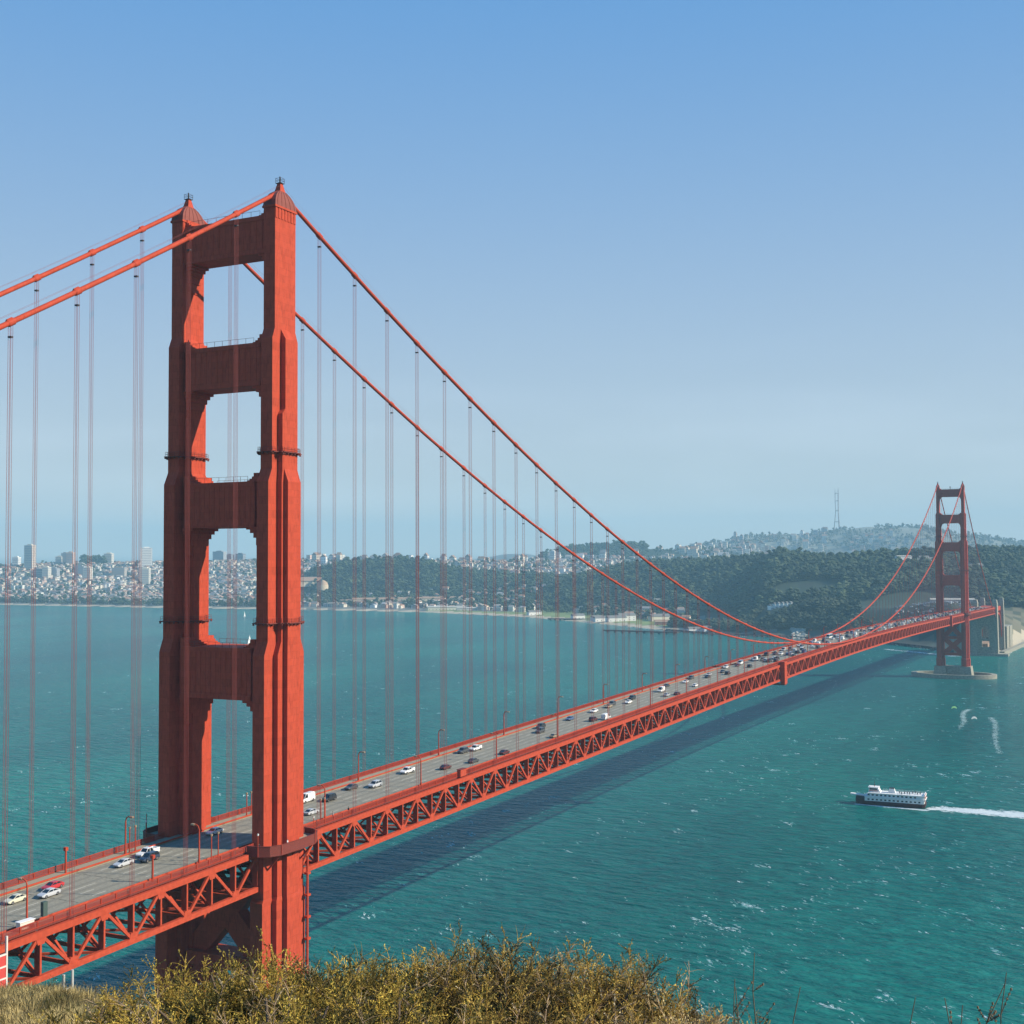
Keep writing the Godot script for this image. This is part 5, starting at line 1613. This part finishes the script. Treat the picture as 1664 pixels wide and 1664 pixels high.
func build_traffic() -> void:
	car("sedan", "red", -48.6, -4.7, "bright red car on the side span before the near tower")
	car("sedan", "silver", -52.6, -1.4, "silver car beside the red one on the side span")
	car("sedan", "cream", -58.2, -4.2, "cream car behind the curved lamp, lowest left on the road")
	car("pickup", "white", -21.1, -5.6, "white pickup truck coming out of the near tower's shadow")
	car("suv", "navy", -24.3, -2.2, "navy blue suv beside the white pickup truck")
	car("sedan", "silver", -29.6, -4.4, "silver car just ahead of the white pickup truck")
	car("sedan", "white", 0.6, -5.3, "white car driving through the near tower portal")
	car("van", "white", 39.5, -7.3, "white van half hidden by the near tower's sunlit leg")
	car("sedan", "silver", 27.6, 2.9, "silver car just right of the near tower's sunlit leg")
	car("suv", "black", 43.0, -2.6, "black suv behind the lamp right of the near tower")
	car("sedan", "dark grey", 58.5, -6.0, "dark grey car under the city-side lamp, ahead of the silver suv")
	car("suv", "silver", 63.7, -1.6, "silver suv beside the first city-side lamp beyond the near tower")
	car("pickup", "white", 85.5, -4.4, "white pickup truck alone between the first and second lamps")
	car("sedan", "maroon", 95.7, 2.8, "maroon car behind the orange equipment box on the railing")
	car("sedan", "dark grey", 108.8, 5.2, "dark grey car ahead of the second seaward lamp")
	car("suv", "dark grey", 123.0, -6.4, "dark grey suv leading a white pickup by the second city-side lamp")
	car("pickup", "white", 129.0, -5.0, "white pickup right behind the dark grey suv")
	car("sedan", "maroon", 126.4, 7.0, "maroon car next to the third seaward lamp")
	car("suv", "black", 181.0, -6.0, "black suv, upper one of a dark pair at the third city-side lamp")
	car("suv", "dark grey", 171.2, -1.6, "dark grey suv, lower one of a dark pair at the third city-side lamp")
	car("sedan", "blue", 204.2, -4.7, "blue car by the fourth city-side lamp")
	car("sedan", "tan", 163.3, 7.6, "tan car close to the seaward kerb at the fourth lamp")
	car("sedan", "white", 227.7, -4.6, "white car alone before the fifth city-side lamp")
	car("suv", "maroon", 205.1, 4.6, "maroon suv in the middle lane at the fifth seaward lamp")
	car("van", "white", 211.0, 7.4, "white van beside the seaward kerb at the fifth lamp")
	car("suv", "dark grey", 250.0, -6.0, "dark grey suv by the fifth city-side lamp with a tan car behind")
	car("sedan", "tan", 243.0, -4.6, "tan car following the dark grey suv by the fifth city-side lamp")
	car("suv", "black", 271.5, -5.4, "black suv above the white car at the sixth city-side lamp")
	car("sedan", "white", 258.6, -2.0, "white car below the black suv at the sixth city-side lamp")
	car("van", "white", 301.8, -3.0, "large white van by the sixth city-side lamp")
	car("sedan", "black", 321.0, -7.4, "black car above the large white van")
	car("sedan", "silver", 287.7, 4.6, "silver car below the large white van")
	car("sedan", "maroon", 294.0, 7.2, "maroon car at the seaward kerb below the large white van")
	car("sedan", "white", 340.0, -4.5, "white car by the seventh city-side lamp")
	car("suv", "dark grey", 356.8, -7.4, "dark grey suv near the city-side kerb after the seventh lamp")
	car("sedan", "white", 327.1, 4.6, "white car in the seaward lanes by the seventh lamp")
	car("sedan", "silver", 376.0, -4.4, "silver car leading a dark one by the eighth city-side lamp")
	car("sedan", "black", 365.9, -1.8, "black car behind the silver one by the eighth city-side lamp")
	car("sedan", "dark grey", 392.6, -2.2, "dark grey car beside a white one at the eighth city-side lamp")
	car("suv", "white", 415.3, -7.4, "white suv near the city-side kerb past the eighth lamp")
	car("suv", "black", 384.8, 2.8, "black suv in the seaward lanes at the eighth lamp")
	car("sedan", "maroon", 428.3, -4.9, "maroon car between two white ones before the orange traveller")
	car("van", "white", 439.7, -6.6, "white van just left of the orange traveller on the far lanes")
	car("suv", "black", 424.5, 3.0, "black suv on the seaward lanes just before the orange traveller")
	car("bus", "white", 668.0, -7.4, "long white bus at the low point of the cables")
	var kinds := ["sedan", "suv", "sedan", "van", "suv", "pickup"]
	var tones := ["white", "dark grey", "silver", "black", "white", "maroon", "tan", "blue", "silver"]
	for lane in [-7.6, -4.6, -1.6, 1.6, 4.6, 7.6]:
		var x: float = 455.0 + rng.randf() * 20.0
		while x < 1560.0:
			if not (lane < -6.0 and absf(x - 668.0) < 16.0) and absf(x - SPAN) > 8.0:
				var far: bool = x > 700.0
				var kind: String = kinds[rng.randi() % 6]
				var tone: String = tones[rng.randi() % 9]
				var noun: String = {"sedan": "car", "suv": "suv", "van": "van", "pickup": "pickup"}[kind]
				var side := "city-side lanes" if lane < 0.0 else "seaward lanes"
				car(kind, tone, x, lane + rng.randf_range(-0.3, 0.3), ("tiny %s %s in the %s of the dense traffic before the distant tower" if far else "small %s %s in the %s past the orange traveller") % [tone, noun, side], "vehicles in the dense traffic before the distant tower" if far else "vehicles past the orange traveller", x < 620.0)
			x += rng.randf_range(14.0, 44.0) if x < 700.0 else rng.randf_range(15.0, 46.0)
	# walkers on the balcony of the near tower
	walker("person in a white shirt walking round the seaward leg of the near tower", Vector3(-3.0, 73.42, 18.6), "white")
	walker("person in dark clothes leaning at the parapet left of the near tower leg", Vector3(-9.4, 73.42, 15.6), "dark")
	walker("person in grey on the sidewalk right of the near tower", Vector3(24.5, road_y(24.5) + 0.3, 11.6), "grey")
	walker("person in dark clothes on the sidewalk between the first two seaward lamps", Vector3(31.0, road_y(31) + 0.3, 11.8), "dark")

func walker(label: String, at: Vector3, shirt: String) -> void:
	var o := thing("person", label, "person", at, rng.randf() * 6.0)
	var mb := Mb.new()
	mb.use_color = true
	mb.col = Color(0.03, 0.035, 0.06)
	for s in [-1.0, 1.0]:
		mb.tube([Vector3(0.16 * s, 0.0, 0.09 * s), Vector3(0.06 * s, 0.46, 0.09 * s), Vector3(0, 0.88, 0.08 * s)], [0.06, 0.075, 0.1], 7)
	mb.col = {"white": Color(0.7, 0.7, 0.68), "dark": Color(0.03, 0.03, 0.035), "grey": Color(0.25, 0.26, 0.28)}[shirt]
	mb.tube([Vector3(0, 0.8, 0), Vector3(0, 1.0, 0), Vector3(0.02, 1.3, 0), Vector3(0.02, 1.46, 0), Vector3(0.02, 1.5, 0)], [0.13, 0.15, 0.18, 0.14, 0.06], 8)
	for s in [-1.0, 1.0]:
		mb.tube([Vector3(0.02, 1.42, 0.18 * s), Vector3(-0.06 * s, 1.12, 0.24 * s), Vector3(0.1 * s, 0.86, 0.23 * s)], [0.06, 0.05, 0.035], 6)
	mb.col = Color(0.4, 0.24, 0.16)
	mb.tube([Vector3(0.02, 1.48, 0), Vector3(0.02, 1.54, 0), Vector3(0.03, 1.6, 0), Vector3(0.03, 1.68, 0)], [0.05, 0.055, 0.095, 0.09], 8)
	mb.col = Color(0.04, 0.025, 0.015)
	mb.tube([Vector3(0.0, 1.64, 0), Vector3(0.02, 1.72, 0), Vector3(0.02, 1.77, 0)], [0.1, 0.095, 0.03], 8)
	part("body", mb.done(), M.tint, o)

# ================================================================ foreground
func sprig(seed_: int, leafy: float) -> ArrayMesh:   # one feathery branchlet about 0.5 m long, growing along +y
	var r := RandomNumberGenerator.new()
	r.seed = seed_
	var mb := Mb.new()
	mb.use_color = true
	var pts := [Vector3.ZERO]
	var dir := Vector3(r.randf_range(-0.2, 0.2), 1, r.randf_range(-0.2, 0.2)).normalized()
	for i in 6:
		dir = (dir + Vector3(r.randf_range(-0.25, 0.25), 0.03, r.randf_range(-0.25, 0.25))).normalized()
		pts.append(pts[-1] + dir * 0.085)
	mb.col = Color(0.6, 0.5, 0.55)
	mb.tube(pts, [0.005, 0.0045, 0.004, 0.0035, 0.003, 0.002, 0.001], 3, false)
	for k in 20:
		var t := r.randf_range(0.6, 5.95)
		var i := int(t)
		var base: Vector3 = pts[i].lerp(pts[i + 1], t - i)
		var out := Vector3(r.randf_range(-1, 1), r.randf_range(0.2, 1.2), r.randf_range(-1, 1)).normalized()
		var tip := base + out * r.randf_range(0.04, 0.13)
		mb.col = Color(0.75, 0.65, 0.6) * r.randf_range(0.7, 1.2)
		mb.tube([base, (base + tip) * 0.5 + Vector3(0, 0.008, 0), tip], [0.0022, 0.002, 0.001], 3, false)
		if r.randf() > leafy: continue
		for j in 9:
			var p := base.lerp(tip, r.randf_range(0.15, 1.05))
			var lo := (out * 0.7 + Vector3(r.randf_range(-0.9, 0.9), r.randf_range(-0.3, 0.9), r.randf_range(-0.9, 0.9))).normalized()
			var sd := lo.cross(Vector3(r.randf_range(-1, 1), 0.3, r.randf_range(-1, 1))).normalized()
			var ln := r.randf_range(0.009, 0.02)
			mb.col = Color(1, 1, 1) * r.randf_range(0.6, 1.3)
			mb.tri(p - sd * 0.0035, p + lo * ln * 0.6 + sd * 0.0045, p + lo * ln)
			mb.tri(p - sd * 0.0035, p + lo * ln, p + lo * ln * 0.5 - sd * 0.005)
	return mb.done()

func shrub(label: String, bearing: float, metres: float, top: float, wide: float, count: int, tone: int, meshes: Array) -> void:
	var p := spot(bearing, metres)
	var g := near_ground(p.x, p.y)
	var high := top - g
	var o := thing("scrub_bush", label, "bush", Vector3(p.x, g, p.y))
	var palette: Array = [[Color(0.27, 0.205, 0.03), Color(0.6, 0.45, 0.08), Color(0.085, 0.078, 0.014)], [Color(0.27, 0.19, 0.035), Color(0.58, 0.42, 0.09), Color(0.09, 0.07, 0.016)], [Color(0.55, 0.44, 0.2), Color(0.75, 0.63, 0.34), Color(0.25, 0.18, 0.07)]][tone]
	var sets := []
	for m in meshes: sets.append([[], []])
	# branch heads over a lumpy half ellipsoid, with gaps between them
	var per := 26
	for h in count / per:
		var a := rng.randf() * TAU
		var e := asin(rng.randf_range(-0.05, 1.0))
		var d := Vector3(cos(a) * cos(e), sin(e), sin(a) * cos(e))
		var lump := 0.95 + 0.22 * noise.get_noise_3d((d.x + bearing) * 260.0, d.y * 260.0, d.z * 260.0)
		var r := (0.55 + 0.45 * pow(rng.randf(), 0.5)) * lump
		var head := Vector3(d.x * wide * r, d.y * (high - 0.38) * r, d.z * wide * 0.8 * r)
		var main := (d + Vector3(rng.randf_range(-0.8, 0.8), rng.randf_range(-0.4, 0.7), rng.randf_range(-0.8, 0.8))).normalized()
		var tint := rng.randf()
		var dry := rng.randf() < 0.3  # dark-leaved heads, their share raised to stand in for shaded gaps
		for i in per:
			var q := head + Vector3(rng.randfn(0.0, 0.07), rng.randfn(0.0, 0.05), rng.randfn(0.0, 0.07)) - main * rng.randf_range(0.0, 0.35)
			var out := (main + Vector3(rng.randf_range(-0.6, 0.6), rng.randf_range(-0.4, 0.6), rng.randf_range(-0.6, 0.6))).normalized()
			var side := out.cross(Vector3(rng.randf_range(-1, 1), 0.2, rng.randf_range(-1, 1))).normalized()
			var s := rng.randf_range(0.45, 0.95)
			var k := rng.randi() % meshes.size()
			sets[k][0].append(Transform3D(Basis(side, out, side.cross(out)).scaled(Vector3.ONE * s), q))
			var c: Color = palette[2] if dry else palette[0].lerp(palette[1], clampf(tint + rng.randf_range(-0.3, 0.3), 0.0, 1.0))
			if tone < 2 and k == meshes.size() - 1: c = Color(0.5, 0.42, 0.26)
			sets[k][1].append(c * rng.randf_range(0.75, 1.2))
	for k in meshes.size():
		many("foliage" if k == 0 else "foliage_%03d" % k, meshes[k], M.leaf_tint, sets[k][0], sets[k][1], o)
	for i in 7:
		var st := Mb.new()
		var a := TAU * i / 7.0 + rng.randf()
		var e := Vector3(cos(a) * wide * 0.7, high * rng.randf_range(0.5, 0.8), sin(a) * wide * 0.6)
		st.tube([Vector3(0, -0.2, 0), e * 0.5 + Vector3(0, 0.1, 0), e], [0.025, 0.016, 0.006], 5)
		part("stem", st.done(), M.bark, o)

func build_foreground() -> void:
	mat("bark", rgb(0.1, 0.07, 0.045), 0.9)
	var leafy := [sprig(11, 1.0), sprig(12, 0.95), sprig(13, 0.9), sprig(14, 0.75), sprig(15, 0.4)]
	leafy.append(sprig(16, 0.08))
	var bare := [sprig(21, 0.25), sprig(22, 0.15), sprig(23, 0.4)]
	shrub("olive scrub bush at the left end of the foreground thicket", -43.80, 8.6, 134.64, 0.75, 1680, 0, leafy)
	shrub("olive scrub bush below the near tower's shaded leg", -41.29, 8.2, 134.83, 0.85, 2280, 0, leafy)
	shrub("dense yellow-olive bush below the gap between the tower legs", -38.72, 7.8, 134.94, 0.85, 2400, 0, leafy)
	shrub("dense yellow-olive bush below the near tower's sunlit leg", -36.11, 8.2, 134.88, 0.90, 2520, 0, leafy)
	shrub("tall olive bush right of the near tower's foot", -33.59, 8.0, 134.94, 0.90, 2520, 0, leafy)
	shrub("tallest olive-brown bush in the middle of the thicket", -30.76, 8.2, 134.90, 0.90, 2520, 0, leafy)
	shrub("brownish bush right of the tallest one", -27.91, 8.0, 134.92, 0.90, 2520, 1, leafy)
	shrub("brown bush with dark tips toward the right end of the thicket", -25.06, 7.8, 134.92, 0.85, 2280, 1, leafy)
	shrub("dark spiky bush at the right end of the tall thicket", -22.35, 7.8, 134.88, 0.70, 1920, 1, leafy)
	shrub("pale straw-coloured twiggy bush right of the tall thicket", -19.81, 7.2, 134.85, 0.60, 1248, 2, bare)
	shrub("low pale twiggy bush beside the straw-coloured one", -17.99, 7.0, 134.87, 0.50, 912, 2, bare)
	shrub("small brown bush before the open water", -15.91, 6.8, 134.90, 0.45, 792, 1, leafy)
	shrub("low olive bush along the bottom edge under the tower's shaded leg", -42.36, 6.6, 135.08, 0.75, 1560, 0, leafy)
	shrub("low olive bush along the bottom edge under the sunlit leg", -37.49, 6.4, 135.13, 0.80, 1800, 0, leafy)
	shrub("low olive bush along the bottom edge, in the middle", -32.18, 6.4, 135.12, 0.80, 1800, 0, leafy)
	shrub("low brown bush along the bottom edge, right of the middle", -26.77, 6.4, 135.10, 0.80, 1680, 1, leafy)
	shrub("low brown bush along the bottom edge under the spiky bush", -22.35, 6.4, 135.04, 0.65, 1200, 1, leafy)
	# dry scrub and grass on the knoll to the left
	var gm := Mb.new()
	gm.use_color = true
	var r := RandomNumberGenerator.new()
	r.seed = 8
	for k in 16:
		var a := r.randf() * TAU
		var b := Vector3(cos(a), 0, sin(a)) * r.randf() * 0.2
		var tip := b + Vector3(cos(a) * r.randf_range(0.05, 0.3), r.randf_range(0.12, 0.34), sin(a) * r.randf_range(0.05, 0.3))
		var sd := Vector3(-sin(a), 0, cos(a)) * 0.012
		gm.col = Color(1, 1, 1) * r.randf_range(0.7, 1.2)
		gm.tri(b - sd, b + sd, tip)
	var tuft := gm.done()
	var wt := []
	var tc := []
	for i in 9000:
		var p := spot(rng.randf_range(-56.0, -40.0), rng.randf_range(24.0, 56.0))
		var h := near_ground(p.x, p.y)
		if h < 112.0: continue
		wt.append(Transform3D(Basis().rotated(Vector3.UP, rng.randf() * TAU).scaled(Vector3.ONE * rng.randf_range(0.7, 1.5)), Vector3(p.x, h - 0.03, p.y)))
		var n := noise.get_noise_2d(p.x * 60.0, p.y * 60.0)
		tc.append((Color(0.46, 0.36, 0.15) if n > 0.0 else Color(0.17, 0.14, 0.05)) * rng.randf_range(0.7, 1.2))
	many("dry_grass", tuft, M.leaf_tint, wt, tc)
	var sw := []
	var sc := []
	for i in 1500:
		var p := spot(rng.randf_range(-53.0, -42.0), rng.randf_range(27.0, 50.0))
		if noise.get_noise_2d(p.x * 60.0 + 40.0, p.y * 60.0) < 0.05: continue
		var h := near_ground(p.x, p.y)
		if h < 112.0: continue
		sw.append(Transform3D(Basis.from_euler(Vector3(rng.randf_range(-0.7, 0.7), rng.randf() * TAU, rng.randf_range(-0.7, 0.7))).scaled(Vector3.ONE * rng.randf_range(0.9, 1.8)), Vector3(p.x, h - 0.1, p.y)))
		sc.append(Color(0.11, 0.1, 0.035).lerp(Color(0.2, 0.15, 0.05), rng.randf()))
	many("low_scrub", leafy[1], M.leaf_tint, sw, sc)
	var bt := []
	var bc := []
	for i in 2600:   # grass under the near bushes
		var p := spot(rng.randf_range(-56.0, -2.0), rng.randf_range(4.5, 9.5))
		bt.append(Transform3D(Basis().rotated(Vector3.UP, rng.randf() * TAU).scaled(Vector3.ONE * rng.randf_range(0.6, 1.1)), Vector3(p.x, near_ground(p.x, p.y) - 0.03, p.y)))
		bc.append(Color(0.3, 0.23, 0.1) * rng.randf_range(0.6, 1.2))
	many("dry_grass", tuft, M.leaf_tint, bt, bc)
	# wire fence on the knoll
	var fo := thing("wire_fence", "short grey chain-link fence on the knoll under the bridge truss", "fence")
	var posts := []
	for e in [[-47.75, 46.0], [-47.1, 46.5], [-46.5, 47.0], [-46.15, 47.3]]:
		var p := spot(e[0], e[1])
		posts.append(Vector3(p.x, 121.5, p.y))
	for i in posts.size():
		var pm := Mb.new()
		var h: float = [0.75, 0.85, 1.25, 1.3][i]
		pm.tube([posts[i] - Vector3(0, 2.5, 0), posts[i] + Vector3(0, h, 0)], [0.05], 6)
		part("fence_post", pm.done(), M.fence_post, fo)
	var net := Mb.new()
	for i in posts.size() - 1:
		for k in 22:
			var t0 := k / 22.0
			for s in [-1.0, 1.0]:
				var t1 := clampf(t0 + s * 0.6, 0.0, 1.0)
				var full: float = absf(t1 - t0) / 0.6
				var q0: Vector3 = posts[i].lerp(posts[i + 1], t0) - Vector3(0, 1.2, 0)
				var q1: Vector3 = posts[i].lerp(posts[i + 1], t1) + Vector3(0, -1.2 + 1.9 * full, 0)
				net.bar(q0, q1, 0.012, 0.012, Vector3(0.3, 0.1, 0.9))
		net.bar(posts[i] + Vector3(0, 0.7, 0), posts[i + 1] + Vector3(0, 0.7, 0), 0.04, 0.04)
	part("wire_mesh", net.done(), M.fence_post, fo)
	# single dry stalks that stand against the water
	mat("dry_stem", rgb(0.13, 0.1, 0.06), 0.9)
	stalk("thin dark dry stalk standing alone right of the straw-coloured bush", -16.02, 6.5, 135.30, 0.03, 2)
	stalk("short dark stalk beside the lone thin one", -16.18, 6.4, 135.16, -0.05, 1)
	stalk("curved dark stalk leaning right, second from the lone one", -14.81, 6.4, 135.17, 0.12, 1)
	stalk("tall thin brown stalk above the brown bush", -16.82, 6.6, 135.13, 0.02, 3)
	stalk("pale oat-like stalk with a drooping head near the right edge", -7.79, 6.2, 135.32, 0.30, 7)
	stalk("pale bent grass stalk left of the oat-like one", -9.93, 6.2, 135.23, 0.12, 2)
	stalk("dark upright stalk near the right edge", -6.02, 6.2, 135.39, 0.10, 5)
	stalk("dark twiggy stalk at the lower right corner", -4.78, 6.2, 135.32, 0.15, 6)
	stalk("pale short stalk between the oat-like one and the corner", -6.77, 6.0, 135.33, -0.10, 4)
	stalk("greenish short stalk under the oat-like head", -7.40, 6.0, 135.29, 0.05, 3)

func stalk(label: String, bearing: float, metres: float, top: float, lean: float, forks: int) -> void:
	var p := spot(bearing, metres)
	var g := near_ground(p.x, p.y)
	var o := thing("dry_stalk", label, "plant", Vector3(p.x, g, p.y))
	var h := top - g
	var mb := Mb.new()
	var pts := []
	for i in 7:
		var t := i / 6.0
		pts.append(Vector3(0.45 * lean * t * t, h * t, 0.89 * lean * t * t) + Vector3(sin(i * 2.1) * 0.012, 0, cos(i * 1.7) * 0.012))
	mb.tube(pts, [0.005, 0.0048, 0.0045, 0.004, 0.0034, 0.0028, 0.002], 5)
	part("stem", mb.done(), M.dry_stem, o)
	var hd := Mb.new()
	for k in forks:
		var t := rng.randf_range(0.55, 1.0)
		var b: Vector3 = pts[int(t * 5.9)]
		var e := b + Vector3(rng.randf_range(-0.12, 0.12), rng.randf_range(0.04, 0.2), rng.randf_range(-0.12, 0.12))
		hd.tube([b, e], [0.0025, 0.0015], 3)
		for j in 4:
			hd.box(b.lerp(e, 0.4 + j * 0.18), Vector3(0.007, 0.011, 0.007), Basis.from_euler(Vector3(j, j * 2.0, 0)))
	if forks: part("seed_head", hd.done(), M.dry_stem, o)
